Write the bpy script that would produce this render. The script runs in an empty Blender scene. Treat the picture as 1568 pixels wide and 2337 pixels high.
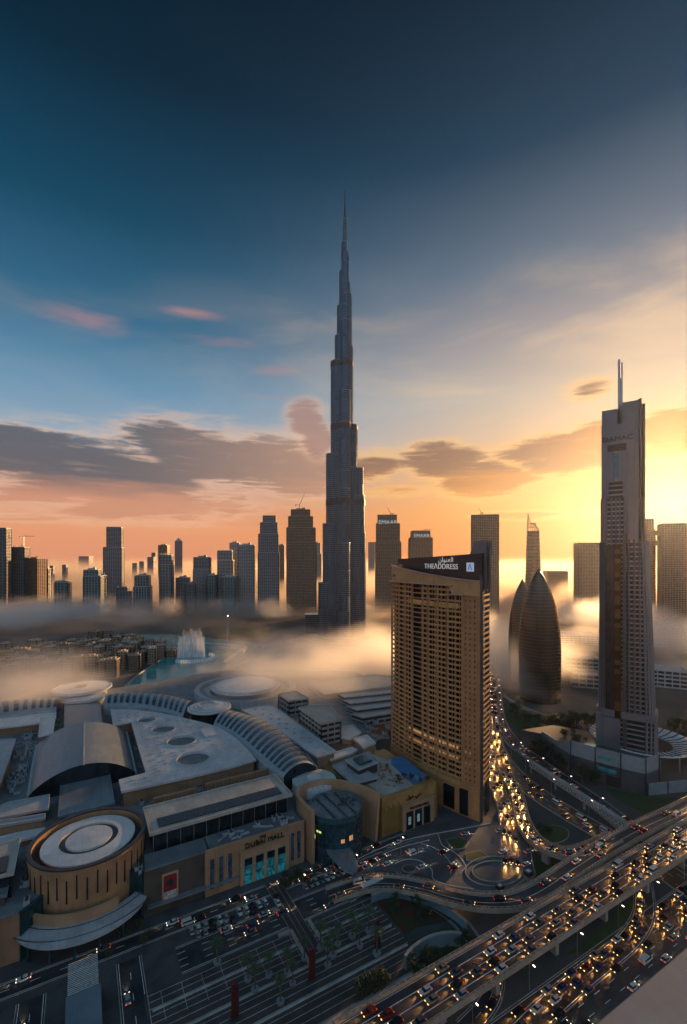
import bpy, bmesh, math, random
from math import sin, cos, tan, atan, atan2, radians, pi, sqrt, hypot
from mathutils import Vector, Matrix
random.seed(7)
S = bpy.context.scene
COL = S.collection
# ---------------------------------------------------------------- camera
CX, HY, F, CH = 784.0, 1270.0, 1045.0, 150.0      # photo measured on a 1568 px wide copy; camera 150 m up
cam = bpy.data.cameras.new('camera')
camo = bpy.data.objects.new('camera', cam); COL.objects.link(camo)
camo.location = (0, 0, CH); camo.rotation_euler = (radians(90), 0, 0)
cam.sensor_fit = 'HORIZONTAL'; cam.sensor_width = 24.0; cam.lens = 24.0*F/1568
cam.shift_y = (HY-2337/2)/1568
cam.clip_start = 0.1; cam.clip_end = 40000
cam.dof.use_dof = True; cam.dof.focus_distance = 400; cam.dof.aperture_fstop = 1.6
S.camera = camo
# ---------------------------------------------------------------- render / exposure
S.view_settings.view_transform = 'Standard'; S.view_settings.look = 'None'
S.view_settings.exposure = 1.15; S.view_settings.gamma = 1.0
S.cycles.use_denoising = True
S.cycles.max_bounces = 12; S.cycles.diffuse_bounces = 2; S.cycles.glossy_bounces = 3
S.cycles.volume_bounces = 10; S.cycles.transparent_max_bounces = 16
S.cycles.sample_clamp_indirect = 4
S.cycles.caustics_reflective = False; S.cycles.caustics_refractive = False
S.cycles.volume_step_rate = 1.0; S.cycles.volume_max_steps = 256
# ---------------------------------------------------------------- world
SUN_AZ, SUN_EL = radians(36.5), radians(6.8)
def lin(c):
    return tuple((x/255/12.92 if x/255 <= .04045 else ((x/255+.055)/1.055)**2.4) for x in c)+(1,)
class NT:                                   # tiny node builder
    def __init__(s, tree): s.t = tree; s.n = tree.nodes; s.l = tree.links
    def new(s, kind, ins=None, **props):
        nd = s.n.new(kind)
        for k, v in props.items(): setattr(nd, k, v)
        for k, v in (ins or {}).items(): s.put(nd.inputs[k], v)
        return nd
    def put(s, sock, v):
        if isinstance(v, bpy.types.NodeSocket): s.l.new(v, sock)
        elif v is not None: sock.default_value = v
    def m(s, op, a, b=None, c=None, clamp=False):
        nd = s.n.new('ShaderNodeMath'); nd.operation = op; nd.use_clamp = clamp
        s.put(nd.inputs[0], a)
        if b is not None: s.put(nd.inputs[1], b)
        if c is not None: s.put(nd.inputs[2], c)
        return nd.outputs[0]
    def mr(s, v, a, b, c=0., d=1., smooth=True):
        nd = s.n.new('ShaderNodeMapRange'); nd.interpolation_type = 'SMOOTHSTEP' if smooth else 'LINEAR'
        for i, x in enumerate((v, a, b, c, d)): s.put(nd.inputs[i], x)
        return nd.outputs[0]
    def vec(s, x, y, z):
        nd = s.n.new('ShaderNodeCombineXYZ')
        for i, q in enumerate((x, y, z)): s.put(nd.inputs[i], q)
        return nd.outputs[0]
    def mix(s, f, a, b, blend='MIX'):
        nd = s.n.new('ShaderNodeMix'); nd.data_type = 'RGBA'; nd.blend_type = blend
        s.put(nd.inputs[0], f); s.put(nd.inputs[6], a); s.put(nd.inputs[7], b)
        return nd.outputs[2]
    def noise(s, vec, scale, detail=3., rough=.5, dist=0.):
        nd = s.n.new('ShaderNodeTexNoise')
        s.put(nd.inputs['Vector'], vec); s.put(nd.inputs['Scale'], scale); s.put(nd.inputs['Detail'], detail)
        s.put(nd.inputs['Roughness'], rough); s.put(nd.inputs['Distortion'], dist)
        return nd.outputs[0]
    def ramp(s, v, stops, ease='LINEAR'):
        nd = s.n.new('ShaderNodeValToRGB'); cr = nd.color_ramp; cr.interpolation = ease
        while len(cr.elements) > 1: cr.elements.remove(cr.elements[0])
        cr.elements[0].position = stops[0][0]; cr.elements[0].color = stops[0][1]
        for p, c in stops[1:]:
            e = cr.elements.new(p); e.color = c
        s.put(nd.inputs[0], v); return nd.outputs[0]
world = bpy.data.worlds.new('World'); S.world = world; world.use_nodes = True
def build_world():
    w = NT(world.node_tree); w.n.clear()
    tc = w.new('ShaderNodeTexCoord').outputs['Generated']
    nrm = w.new('ShaderNodeVectorMath', {0: tc}, operation='NORMALIZE').outputs[0]
    sp = w.new('ShaderNodeSeparateXYZ', {0: nrm})
    x, y, z = sp.outputs
    el = w.m('MULTIPLY', w.m('ARCSINE', z), 180/pi)          # degrees
    az = w.m('MULTIPLY', w.m('ARCTAN2', x, y), 180/pi)
    t = w.m('DIVIDE', w.m('MAXIMUM', el, 0.), 60.)
    L = [(0,(226,150,112)),(3,(232,156,112)),(5.5,(214,150,122)),(9,(172,154,156)),(13,(146,170,188)),(18,(98,146,178)),(25,(50,106,138)),(34,(14,70,98)),(44,(2,38,58)),(55,(0,24,40))]
    R = [(0,(230,130,48)),(3,(234,142,52)),(6,(236,160,68)),(10,(232,172,104)),(14,(216,182,148)),(18,(202,186,166)),(24,(164,156,156)),(31,(96,116,136)),(40,(22,64,90)),(50,(4,38,58)),(58,(1,26,42))]
    left = w.ramp(t, [(e/60, lin(c)) for e, c in L]); right = w.ramp(t, [(e/60, lin(c)) for e, c in R])
    # how far towards the sun side
    wgt = w.m('MULTIPLY', w.mr(az, -26., 34.), w.m('SUBTRACT', 1., w.mr(az, 75., 150.)))
    col = w.mix(wgt, left, right)
    gv = w.vec(w.m('MULTIPLY', az, .03), w.m('MULTIPLY', el, .11), 0.)
    n1 = w.noise(gv, 1.3, 5., .55, .4)
    # high thin veil
    veil = w.m('MULTIPLY', w.m('MULTIPLY', w.mr(n1, .42, .72), w.mr(el, 8., 17.)), w.m('SUBTRACT', 1., w.mr(el, 24., 34.)))
    veil = w.m('MULTIPLY', veil, w.m('MULTIPLY_ADD', wgt, .45, .08))
    col = w.mix(veil, col, lin((238,205,165)))
    # sun glow
    sd = (sin(SUN_AZ)*cos(SUN_EL), cos(SUN_AZ)*cos(SUN_EL), sin(SUN_EL))
    dt = w.new('ShaderNodeVectorMath', {0: nrm, 1: sd}, operation='DOT_PRODUCT').outputs['Value']
    ang = w.m('MULTIPLY', w.m('ARCCOSINE', w.m('MINIMUM', dt, 1.)), 180/pi)
    def gl(r, k): return w.m('MULTIPLY', w.m('POWER', 2.718, w.m('MULTIPLY', w.m('POWER', w.m('DIVIDE', ang, r), 2.), -1.)), k)
    def addc(col, f, c): return w.mix(1., col, w.mix(f, (0,0,0,1), c), 'ADD')
    # clouds: blobs at their directions, frayed by noise
    def ae(px, py):
        return math.degrees(atan((px-CX)/F)), math.degrees(atan((HY-py)/hypot(F, px-CX)))
    wn = w.noise(w.vec(w.m('MULTIPLY', az, .055), w.m('MULTIPLY', el, .2), 3.7), 1.6, 6., .6, .3)
    fine = w.noise(w.vec(w.m('MULTIPLY', az, .09), w.m('MULTIPLY', el, .85), w.m('MULTIPLY', wn, 2.)), 1.7, 7., .62, .6)
    wn2 = w.noise(w.vec(w.m('MULTIPLY', az, .03), w.m('MULTIPLY', el, .22), 9.1), 1.2, 4., .55, .2)
    def blobs(lst):
        acc = None
        for px, py, rx, ry, k in lst:
            a0, e0 = ae(px, py); ra = abs(ae(px+rx, py)[0]-a0); re = abs(ae(px, py-ry)[1]-e0)
            u = w.m('POWER', w.m('DIVIDE', w.m('SUBTRACT', az, a0), ra), 2.)
            v = w.m('POWER', w.m('ABSOLUTE', w.m('DIVIDE', w.m('SUBTRACT', el, e0), re)), 2.)
            g = w.m('MULTIPLY', w.m('POWER', 2.718, w.m('MULTIPLY', w.m('ADD', u, v), -1.)), k)
            acc = g if acc is None else w.m('MAXIMUM', acc, g)
        return acc
    B1 = blobs([(40,1045,240,62,1.),(250,1075,280,92,1.15),(440,1035,170,80,1.2),(590,1055,160,70,1.15),(690,1085,130,56,1.05),(70,1000,190,34,1.0),(300,1150,380,50,.9),(720,1100,110,40,.75),(120,1180,260,22,.55)])
    B2 = blobs([(700,955,46,42,1.1),(728,1000,40,46,1.1)])
    B3 = blobs([(1010,1056,120,44,1.3),(1110,1088,130,46,1.4),(1270,1040,180,46,1.4),(1400,1010,130,60,1.4),(1540,985,120,60,1.4),(860,1065,80,40,.95),(1220,1175,190,13,.7),(1350,885,80,30,.7),(900,1120,120,20,.6)])
    B4 = blobs([(180,725,110,34,1.),(450,716,90,15,.95),(480,775,120,22,.75),(640,845,90,20,.75),(600,905,90,12,.5)])
    def rimmed(a, rim, core, lo=.45, hi=.95): return w.mix(w.mr(w.m('ADD', a, w.m('MULTIPLY', w.m('SUBTRACT', fine, .5), .9)), lo, hi), rim, core)
    def alpha(b, lo=.10, hi=.86): return w.mr(w.m('ADD', b, w.m('MULTIPLY', w.m('SUBTRACT', w.m('MULTIPLY_ADD', fine, .30, w.m('MULTIPLY', wn, .70)), .5), w.m('MULTIPLY_ADD', w.mr(b, .05, .4), 2.0, .2))), lo, hi)
    e1 = w.mr(el, 3., 14.)
    dark1 = w.mix(w.mr(az, -30., 0.), lin((90,92,100)), lin((170,134,116)))
    low1 = lin((208,146,116))
    c1 = w.mix(w.mr(w.m('ADD', wn2, w.m('MULTIPLY', w.m('SUBTRACT', el, 7.6), .10)), .28, .72), low1, dark1)
    a1 = alpha(B1); c1 = rimmed(a1, lin((246,196,156)), c1, .35, 1.0)
    col = w.mix(w.m('MULTIPLY', a1, .92), col, c1)
    a2 = alpha(B2)
    col = w.mix(w.m('MULTIPLY', a2, .85), col, rimmed(a2, lin((238,190,150)), lin((166,130,120)), .1, 1.0))
    c3 = w.mix(w.mr(w.m('ADD', wn2, w.m('MULTIPLY', w.m('SUBTRACT', el, 8.6), .08)), .3, .7), lin((206,134,66)), lin((128,96,84)))
    c3 = w.mix(w.mr(ang, 4., 16.), lin((190,122,52)), c3)
    a3 = alpha(B3); c3 = rimmed(a3, lin((255,196,112)), c3, .4, 1.0)
    col = w.mix(w.m('MULTIPLY', a3, .92), col, c3)
    col = w.mix(w.m('MULTIPLY', alpha(B4, .2, 1.45), .62), col, lin((196,140,134)))
    col = addc(col, gl(3.4, .22), (1.,.72,.30,1)); col = addc(col, gl(10., .04), (1.,.50,.10,1))
    # physical sky adds its own scatter
    sky = w.new('ShaderNodeTexSky', sky_type='NISHITA', sun_disc=False, sun_elevation=SUN_EL, sun_rotation=SUN_AZ, air_density=1.0, dust_density=2.0)
    # the half of the sky behind the camera: unseen, brightened and tinted to light facades and roofs
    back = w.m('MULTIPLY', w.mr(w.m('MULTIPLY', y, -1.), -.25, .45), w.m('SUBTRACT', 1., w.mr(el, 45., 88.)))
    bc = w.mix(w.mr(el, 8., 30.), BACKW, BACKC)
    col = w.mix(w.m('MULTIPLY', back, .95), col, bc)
    col = w.mix(w.mr(el, -6., -.5), lin((60,48,44)), col)
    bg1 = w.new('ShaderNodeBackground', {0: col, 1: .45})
    bg2 = w.new('ShaderNodeBackground', {0: sky.outputs[0], 1: 0.0004})
    add = w.new('ShaderNodeAddShader', {0: bg1.outputs[0], 1: bg2.outputs[0]})
    out = w.new('ShaderNodeOutputWorld', {0: add.outputs[0]})
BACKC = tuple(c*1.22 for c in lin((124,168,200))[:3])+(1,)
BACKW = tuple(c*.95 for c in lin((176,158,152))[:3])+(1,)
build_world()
world.cycles.sampling_method = 'MANUAL'; world.cycles.sample_map_resolution = 512
# ---------------------------------------------------------------- sun
sl = bpy.data.lights.new('sun', 'SUN'); sl.energy = 5.0; sl.angle = radians(1.5); sl.color = (1.0, .56, .24)
so = bpy.data.objects.new('sun', sl); COL.objects.link(so)
so.rotation_euler = Vector((sin(SUN_AZ)*cos(SUN_EL), cos(SUN_AZ)*cos(SUN_EL), sin(SUN_EL))).to_track_quat('Z', 'Y').to_euler()

# ---------------------------------------------------------------- helpers
def at(px, py, z=0.):
    """point of height z seen at (px, py) of the photo copy"""
    Y = (CH-z)*F/(py-HY); return ((px-CX)/F*Y, Y, z)
def atY(px, py, Y): return ((px-CX)/F*Y, Y, CH-(py-HY)/F*Y)
def xz(px, py, Y): p = atY(px, py, Y); return p[0], p[2]
U = Vector((.867, .498)); V = Vector((-.498, .867))          # the street grid of the near blocks
def uv(o, a, b, z=0.):
    return (o[0]+U[0]*a+V[0]*b, o[1]+U[1]*a+V[1]*b, z)
MATS = {}
def panels(t, tc, cc, sx, sy, amt=.12):
    """tone differences between the sheets a roof is laid in, on the street grid"""
    mp = t.new('ShaderNodeMapping', {0: tc, 'Rotation': (0,0,-radians(29.9))}).outputs[0]
    sp = t.new('ShaderNodeSeparateXYZ', {0: mp}); k = t.vec(t.m('FLOOR', t.m('DIVIDE', sp.outputs[0], sx)), t.m('FLOOR', t.m('DIVIDE', sp.outputs[1], sy)), 0.)
    w = t.new('ShaderNodeTexWhiteNoise', {0: k}).outputs[0]
    fx = t.m('ABSOLUTE', t.m('SUBTRACT', t.m('FRACT', t.m('DIVIDE', sp.outputs[0], sx)), .5)); ln = t.mr(fx, .455, .49)
    f = t.m('SUBTRACT', t.m('MULTIPLY_ADD', w, amt, 1.-amt), t.m('MULTIPLY', ln, .16))
    return t.mix(1., cc, t.new('ShaderNodeCombineColor', {0: f, 1: f, 2: f}).outputs[0], 'MULTIPLY')
def mat(name, col, rough=.6, metal=0., var=.12, scale=.15, bump=0., col2=None, emit=None, estr=0., stain=0., spec=None, alpha=None, pan=None):
    if name in MATS: return MATS[name]
    m = bpy.data.materials.new(name); m.use_nodes = True
    t = NT(m.node_tree); b = t.n['Principled BSDF']
    c = tuple(col)+(1,) if len(col) == 3 else col
    tc = t.new('ShaderNodeTexCoord').outputs['Object']
    if var or col2 or stain:
        n = t.noise(tc, scale, 5., .65)
        d = tuple(x*(1-var) for x in c[:3])+(1,); e = tuple(min(1, x*(1+var)) for x in c[:3])+(1,)
        if col2: d, e = c, tuple(col2)+(1,)
        cc = t.mix(t.mr(n, .35, .65), d, e)
        if stain:
            n2 = t.noise(t.new('ShaderNodeMapping', {0: tc, 'Scale': (1,1,.12)}).outputs[0], scale*6, 4., .6)
            cc = t.mix(t.m('MULTIPLY', t.mr(n2, .5, .75), stain), cc, tuple(x*.45 for x in c[:3])+(1,))
        if pan: cc = panels(t, tc, cc, *pan)
        t.put(b.inputs['Base Color'], cc)
        t.put(b.inputs['Roughness'], t.mr(n, .3, .7, rough*.8, min(1, rough*1.2)))
    else:
        b.inputs['Base Color'].default_value = c; b.inputs['Roughness'].default_value = rough
    b.inputs['Metallic'].default_value = metal
    if spec is not None: b.inputs['Specular IOR Level'].default_value = spec
    if bump:
        bn = t.new('ShaderNodeBump', {'Height': t.noise(tc, scale*8, 4., .6), 'Strength': bump, 'Distance': .3})
        t.put(b.inputs['Normal'], bn.outputs[0])
    if emit:
        b.inputs['Emission Color'].default_value = tuple(emit)+(1,); b.inputs['Emission Strength'].default_value = estr
        m.cycles.emission_sampling = 'FRONT' if estr < 1e9 else 'NONE'
    if spec is not None: b.inputs['Specular IOR Level'].default_value = spec
    if alpha is not None: b.inputs['Alpha'].default_value = alpha
    MATS[name] = m; return m
def glass(name, col, rough=.12, metal=.6, pane=(3., 3.5), vary=.35, lit=0.):
    """dark curtain glass whose panes differ a little"""
    if name in MATS: return MATS[name]
    m = bpy.data.materials.new(name); m.use_nodes = True
    t = NT(m.node_tree); b = t.n['Principled BSDF']
    tc = t.new('ShaderNodeTexCoord').outputs['Object']
    sp = t.new('ShaderNodeSeparateXYZ', {0: tc})
    q = t.vec(t.m('FLOOR', t.m('DIVIDE', t.m('ADD', sp.outputs[0], t.m('MULTIPLY', sp.outputs[1], .73)), pane[0])), 0., t.m('FLOOR', t.m('DIVIDE', sp.outputs[2], pane[1])))
    wn = t.new('ShaderNodeTexWhiteNoise', {0: q}).outputs[0]
    t.put(b.inputs['Base Color'], t.mix(wn, tuple(x*(1-vary) for x in col)+(1,), tuple(x*(1+vary) for x in col)+(1,)))
    t.put(b.inputs['Roughness'], t.mr(wn, 0., 1., rough*.6, rough*1.8, False))
    b.inputs['Metallic'].default_value = metal
    if lit:
        b.inputs['Emission Color'].default_value = (1.,.55,.22,1); t.put(b.inputs['Emission Strength'], t.mr(t.new('ShaderNodeTexWhiteNoise', {0: t.new('ShaderNodeVectorMath', {0: q, 1: (7.3,1.7,3.1)}, operation='ADD').outputs[0]}).outputs[0], 1.-lit, 1.-lit*.5, 0., .16))
    MATS[name] = m; return m
class MB:
    def __init__(s): s.v = []; s.f = []; s.mi = []
    def face(s, pts, mi=0):
        i = len(s.v); s.v += [tuple(p) for p in pts]; s.f.append(tuple(range(i, i+len(pts)))); s.mi.append(mi)
    def idx(s, pts): i = len(s.v); s.v += [tuple(p) for p in pts]; return list(range(i, i+len(pts)))
    def quad(s, a, b, c, d, mi=0): s.f.append((a, b, c, d)); s.mi.append(mi)
    def prism(s, poly, z0, z1, mi=0, top=None, bottom=False, zt=None):
        """poly ccw; z0/z1 numbers or per-vertex lists"""
        n = len(poly); A = z0 if isinstance(z0, (list, tuple)) else [z0]*n; B = z1 if isinstance(z1, (list, tuple)) else [z1]*n
        a = s.idx([(p[0], p[1], A[i]) for i, p in enumerate(poly)]); b = s.idx([(p[0], p[1], B[i]) for i, p in enumerate(poly)])
        for i in range(n):
            j = (i+1) % n; s.quad(a[i], a[j], b[j], b[i], mi)
        s.f.append(tuple(b)); s.mi.append(mi if top is None else top)
        if bottom: s.f.append(tuple(reversed(a))); s.mi.append(mi)
    def box(s, c, size, mi=0, ax=(1., 0.), bottom=True):
        """box: c centre of base; ax: direction of its first side"""
        ux, uy = ax; l, w, h = size
        P = [(c[0]+ux*a*l/2-uy*b*w/2, c[1]+uy*a*l/2+ux*b*w/2) for a, b in ((-1,-1),(1,-1),(1,1),(-1,1))]
        s.prism(P, c[2], c[2]+h, mi, bottom=bottom)
    def beam(s, a, b, w, h=None, mi=0):
        """bar of square section from a to b"""
        a = Vector(a); b = Vector(b); d = (b-a)
        if d.length < 1e-6: return
        d.normalize(); up = Vector((0,0,1)) if abs(d.z) < .95 else Vector((0,1,0))
        r = d.cross(up).normalized(); q = r.cross(d).normalized(); h = h or w
        k = [r*(w/2)*i+q*(h/2)*j for i, j in ((-1,-1),(1,-1),(1,1),(-1,1))]
        A = s.idx([a+o for o in k]); B = s.idx([b+o for o in k])
        for i in range(4): s.quad(A[i], A[(i+1) % 4], B[(i+1) % 4], B[i], mi)
        s.f.append((A[3],A[2],A[1],A[0])); s.mi.append(mi); s.f.append(tuple(B)); s.mi.append(mi)
    def lathe(s, c, prof, n=32, mi=0, a0=0., a1=2*pi, cap=False, mis=None):
        """prof [(r,z)] around c"""
        full = abs(a1-a0-2*pi) < 1e-6; cnt = n if full else n+1; rings = []
        for r, z in prof:
            rings.append(s.idx([(c[0]+r*cos(a0+(a1-a0)*k/n), c[1]+r*sin(a0+(a1-a0)*k/n), z) for k in range(cnt)]))
        for q in range(len(prof)-1):
            for k in range(n):
                j = (k+1) % cnt; s.quad(rings[q][k], rings[q][j], rings[q+1][j], rings[q+1][k], mis[q] if mis else mi)
        if cap: s.f.append(tuple(rings[-1])); s.mi.append(mis[-1] if mis else mi)
    def ribbed(s, poly, z0, z1, fh=3.6, ratio=.35, inset=.5, slab=0, pane=1, roof=0, polytop=None):
        """floors: a slab band standing proud of a glass band; polytop lets the tower taper"""
        n = len(poly); pin = offset(poly, -inset)
        pt = polytop or poly; ptin = offset(pt, -inset)
        N = max(1, int(round((z1-z0)/fh))); h = (z1-z0)/N
        def lp(a, b, t): return [(p[0]+(q[0]-p[0])*t, p[1]+(q[1]-p[1])*t) for p, q in zip(a, b)]
        rows = []
        for k in range(N):
            t = k/N; P = lp(poly, pt, t); Q = lp(pin, ptin, t); za = z0+k*h; zb = za+h*ratio; zc = za+h
            rows += [(P, za, 0), (P, zb, 1), (Q, zb, 2), (Q, zc, 3)]
        rows.append((pt, z1, 0)); rows.append((pt, z1+.01, 0))
        prev = None
        for k, (P, z, kind) in enumerate(rows):
            r = s.idx([(p[0], p[1], z) for p in P])
            if prev is not None:
                mi = pane if rows[k-1][2] == 2 else slab
                for i in range(n): s.quad(prev[i], prev[(i+1) % n], r[(i+1) % n], r[i], mi)
            prev = r
        s.f.append(tuple(prev)); s.mi.append(roof)
    def piers(s, poly, z0, z1, sp=6., w=.8, d=.8, mi=0, polytop=None, skip=()):
        n = len(poly); pt = polytop or poly
        for i in range(n):
            if i in skip: continue
            a = Vector(poly[i]); b = Vector(poly[(i+1) % n]); A = Vector(pt[i]); B = Vector(pt[(i+1) % n])
            L = (b-a).length; k = max(1, int(round(L/sp)))
            for j in range(k+1):
                p = a.lerp(b, j/k); q = A.lerp(B, j/k); s.beam((p.x, p.y, z0), (q.x, q.y, z1), w, d, mi)
    def build(s, name, mats, parent=None, smooth=False):
        me = bpy.data.meshes.new(name)
        off = parent.matrix_basis.translation if parent is not None else Vector((0,0,0))
        if parent is not None and parent.parent is not None: off = off+parent.parent.matrix_basis.translation
        vv = [(a-off.x, b-off.y, c-off.z) for a, b, c in s.v] if parent is not None else s.v
        me.from_pydata(vv, [], s.f); 
        for m in (mats if isinstance(mats, (list, tuple)) else [mats]): me.materials.append(m)
        me.polygons.foreach_set('material_index', s.mi)
        if smooth: me.polygons.foreach_set('use_smooth', [True]*len(s.f))
        me.update()
        o = bpy.data.objects.new(name, me); COL.objects.link(o)
        if parent is not None: o.parent = parent
        return o
def area(poly): return sum(poly[i][0]*poly[(i+1) % len(poly)][1]-poly[(i+1) % len(poly)][0]*poly[i][1] for i in range(len(poly)))/2
def ccw(poly): poly = [(p[0], p[1]) for p in poly]; return poly if area(poly) > 0 else poly[::-1]
def offset(poly, d):
    """move a ccw polygon outwards by d"""
    n = len(poly); out = []
    for i in range(n):
        a, b, c = Vector(poly[i-1][:2]), Vector(poly[i][:2]), Vector(poly[(i+1) % n][:2])
        e1 = (b-a).normalized(); e2 = (c-b).normalized()
        n1 = Vector((e1.y, -e1.x)); n2 = Vector((e2.y, -e2.x)); k = 1+n1.dot(n2)
        k = max(k, .3); q = b+(n1+n2)*d/k; out.append((q.x, q.y))
    return out
def rect(cx, cy, w, d, rot=0.):
    c, s_ = cos(rot), sin(rot)
    return [(cx+c*a*w/2-s_*b*d/2, cy+s_*a*w/2+c*b*d/2) for a, b in ((-1,-1),(1,-1),(1,1),(-1,1))]
def circle(cx, cy, r, n=24, ry=None, rot=0.): return [(cx+r*cos(rot+2*pi*k/n), cy+(ry or r)*sin(rot+2*pi*k/n)) for k in range(n)]
def ppx(pts, z): return ccw([at(x, y, z)[:2] for x, y in pts])
def thing(name, label, cat, loc, group=None, rotz=0.):
    o = bpy.data.objects.new(name, None); COL.objects.link(o); o.empty_display_size = 1
    o.location = loc; o.rotation_euler = (0, 0, rotz); o['label'] = label; o['category'] = cat
    if group: o['group'] = group
    return o
def tag(o, label, cat, group=None):
    o['label'] = label; o['category'] = cat
    if group: o['group'] = group
    return o
def struct(o, kind='structure'): o['kind'] = kind; return o
def copy_tree(o, parent=None):
    c = o.copy(); COL.objects.link(c)
    if parent is not None: c.parent = parent
    for ch in list(o.children): copy_tree(ch, c)
    return c
def spline(pts, n=8):
    """Catmull-Rom through points of any dimension"""
    P = [Vector(p) for p in pts]; P = [P[0]*2-P[1]]+P+[P[-1]*2-P[-2]]; out = []
    for i in range(1, len(P)-2):
        a, b, c, d = P[i-1:i+3]
        for k in range(n):
            t = k/n; out.append(.5*((2*b)+(c-a)*t+(2*a-5*b+4*c-d)*t*t+(3*b-a-3*c+d)*t**3))
    out.append(P[-2]); return out
def text_obj(txt, size, depth, mt, parent, loc, xdir, up=(0,0,1), name='lettering', align='CENTER', sx=1.):
    cu = bpy.data.curves.new(name, 'FONT'); cu.body = txt; cu.size = size; cu.extrude = depth; cu.align_x = align
    cu.space_character = 1.05
    tmp = bpy.data.objects.new(name, cu); COL.objects.link(tmp)
    dg = bpy.context.evaluated_depsgraph_get(); dg.update()
    me = bpy.data.meshes.new_from_object(tmp.evaluated_get(dg)); bpy.data.objects.remove(tmp)
    x = Vector(xdir).normalized(); y = Vector(up); zv = x.cross(y)
    off = parent.location if parent is not None else Vector((0,0,0))
    M = Matrix(((x.x*sx, y.x, zv.x, loc[0]-off.x), (x.y*sx, y.y, zv.y, loc[1]-off.y), (x.z*sx, y.z, zv.z, loc[2]-off.z), (0,0,0,1)))
    me.transform(M); me.materials.clear(); me.materials.append(mt)
    o = bpy.data.objects.new(name, me); COL.objects.link(o)
    if parent is not None: o.parent = parent
    return o
# ---------------------------------------------------------------- materials
asphalt = mat('asphalt', (.036,.038,.043), .42, var=.35, scale=.11, bump=.05, stain=.4)
asphalt2 = mat('asphalt_pale', (.075,.072,.07), .45, var=.2, scale=.1)
paving = mat('paving', (.062,.063,.068), .6, var=.22, scale=.12, stain=.3)
paving2 = mat('paving_warm', (.062,.052,.048), .6, var=.22, scale=.15)
concrete = mat('concrete', (.30,.27,.24), .7, var=.15, scale=.1, stain=.35)
concrete_w = mat('concrete_warm', (.36,.27,.20), .65, var=.15, scale=.12, stain=.35)
paint_w = mat('paint_white', (.62,.62,.60), .5, var=.2, scale=.8)
paint_y = mat('paint_yellow', (.65,.45,.12), .5, var=.2, scale=.8)
grass = mat('grass', (.03,.055,.016), .9, var=.5, scale=.09, bump=.3, col2=(.055,.065,.022))
soil = mat('soil', (.07,.055,.045), .9, var=.3, scale=.05)
sandm = mat('sand', (.20,.165,.13), .9, var=.25, scale=.02)
roofg = mat('roof_grey', (.36,.38,.40), .55, var=.14, scale=.06, stain=.3, pan=(2.4,5.,.16))
roofd = mat('roof_dark_grey', (.17,.185,.20), .6, var=.2, scale=.08, stain=.3, pan=(4.,6.,.25))
roofw = mat('roof_white', (.60,.61,.62), .5, var=.12, scale=.05, stain=.28, pan=(2.8,4.,.12))
roofb = mat('roof_beige', (.40,.37,.33), .6, var=.14, scale=.08, stain=.3, pan=(3.,6.,.14))
stone = mat('stone_sand', (.38,.235,.135), .7, var=.14, scale=.1, stain=.3)
stone2 = mat('stone_brown', (.26,.15,.085), .7, var=.16, scale=.1, stain=.3)
gold = mat('gold_cladding', (.34,.205,.075), .5, .15, var=.18, scale=.12, stain=.25)
darkclad = mat('dark_cladding', (.045,.045,.05), .4, .2, var=.2, scale=.1)
steel = mat('steel', (.42,.43,.45), .35, .8, var=.1)
steeld = mat('steel_dark', (.10,.105,.115), .4, .6, var=.1)
tealglass = glass('teal_glass', (.03,.09,.11), .1, .5, (1.6, 2.6))
darkglass = glass('dark_glass', (.025,.035,.045), .12, .5)
seam_roof = mat('sheet_roof', (.22,.25,.275), .42, .35, var=.14, scale=.05, stain=.22, pan=(1.5,14.,.14))
def lane_mesh(mb, pts, w, z=0., mi=0, o=0.):
    """flat ribbon along 3-D centreline, o sideways"""
    prev = None; n = len(pts)
    for i, p in enumerate(pts):
        a = pts[max(0, i-1)]; b = pts[min(n-1, i+1)]; d = Vector((b[0]-a[0], b[1]-a[1])).normalized(); s = Vector((-d.y, d.x))
        r = mb.idx([(p[0]+s.x*(o-w/2), p[1]+s.y*(o-w/2), p[2]+z), (p[0]+s.x*(o+w/2), p[1]+s.y*(o+w/2), p[2]+z)])
        if prev: mb.quad(prev[0], r[0], r[1], prev[1], mi)
        prev = r
def resample(pts, step):
    out = [Vector(pts[0])]; acc = 0.; 
    for a, b in zip(pts, pts[1:]):
        a = Vector(a); b = Vector(b); L = (b-a).length
        while acc+L >= step:
            t = (step-acc)/L; a = a.lerp(b, t); out.append(a.copy()); L = (b-a).length; acc = 0.
        acc += L
    return out
def side(pts, o):
    out = []; n = len(pts)
    for i, p in enumerate(pts):
        a = pts[max(0, i-1)]; b = pts[min(n-1, i+1)]; d = Vector((b[0]-a[0], b[1]-a[1])).normalized()
        out.append(Vector((p[0]-d.y*o, p[1]+d.x*o, p[2])))
    return out
def dashes(mb, pts, o, w=.22, on=3., off=6., z=.012, mi=0):
    q = resample(side(pts, o), 1.5); k = int((on+off)/1.5); m = max(1, int(on/1.5))
    for i in range(0, len(q)-m, k): lane_mesh(mb, q[i:i+m+1], w, z, mi)
def pxline(pts, n=8):
    return spline([at(*p) if len(p) == 3 else at(p[0], p[1], 0.) for p in pts], n)
ROADS = {}
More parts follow.
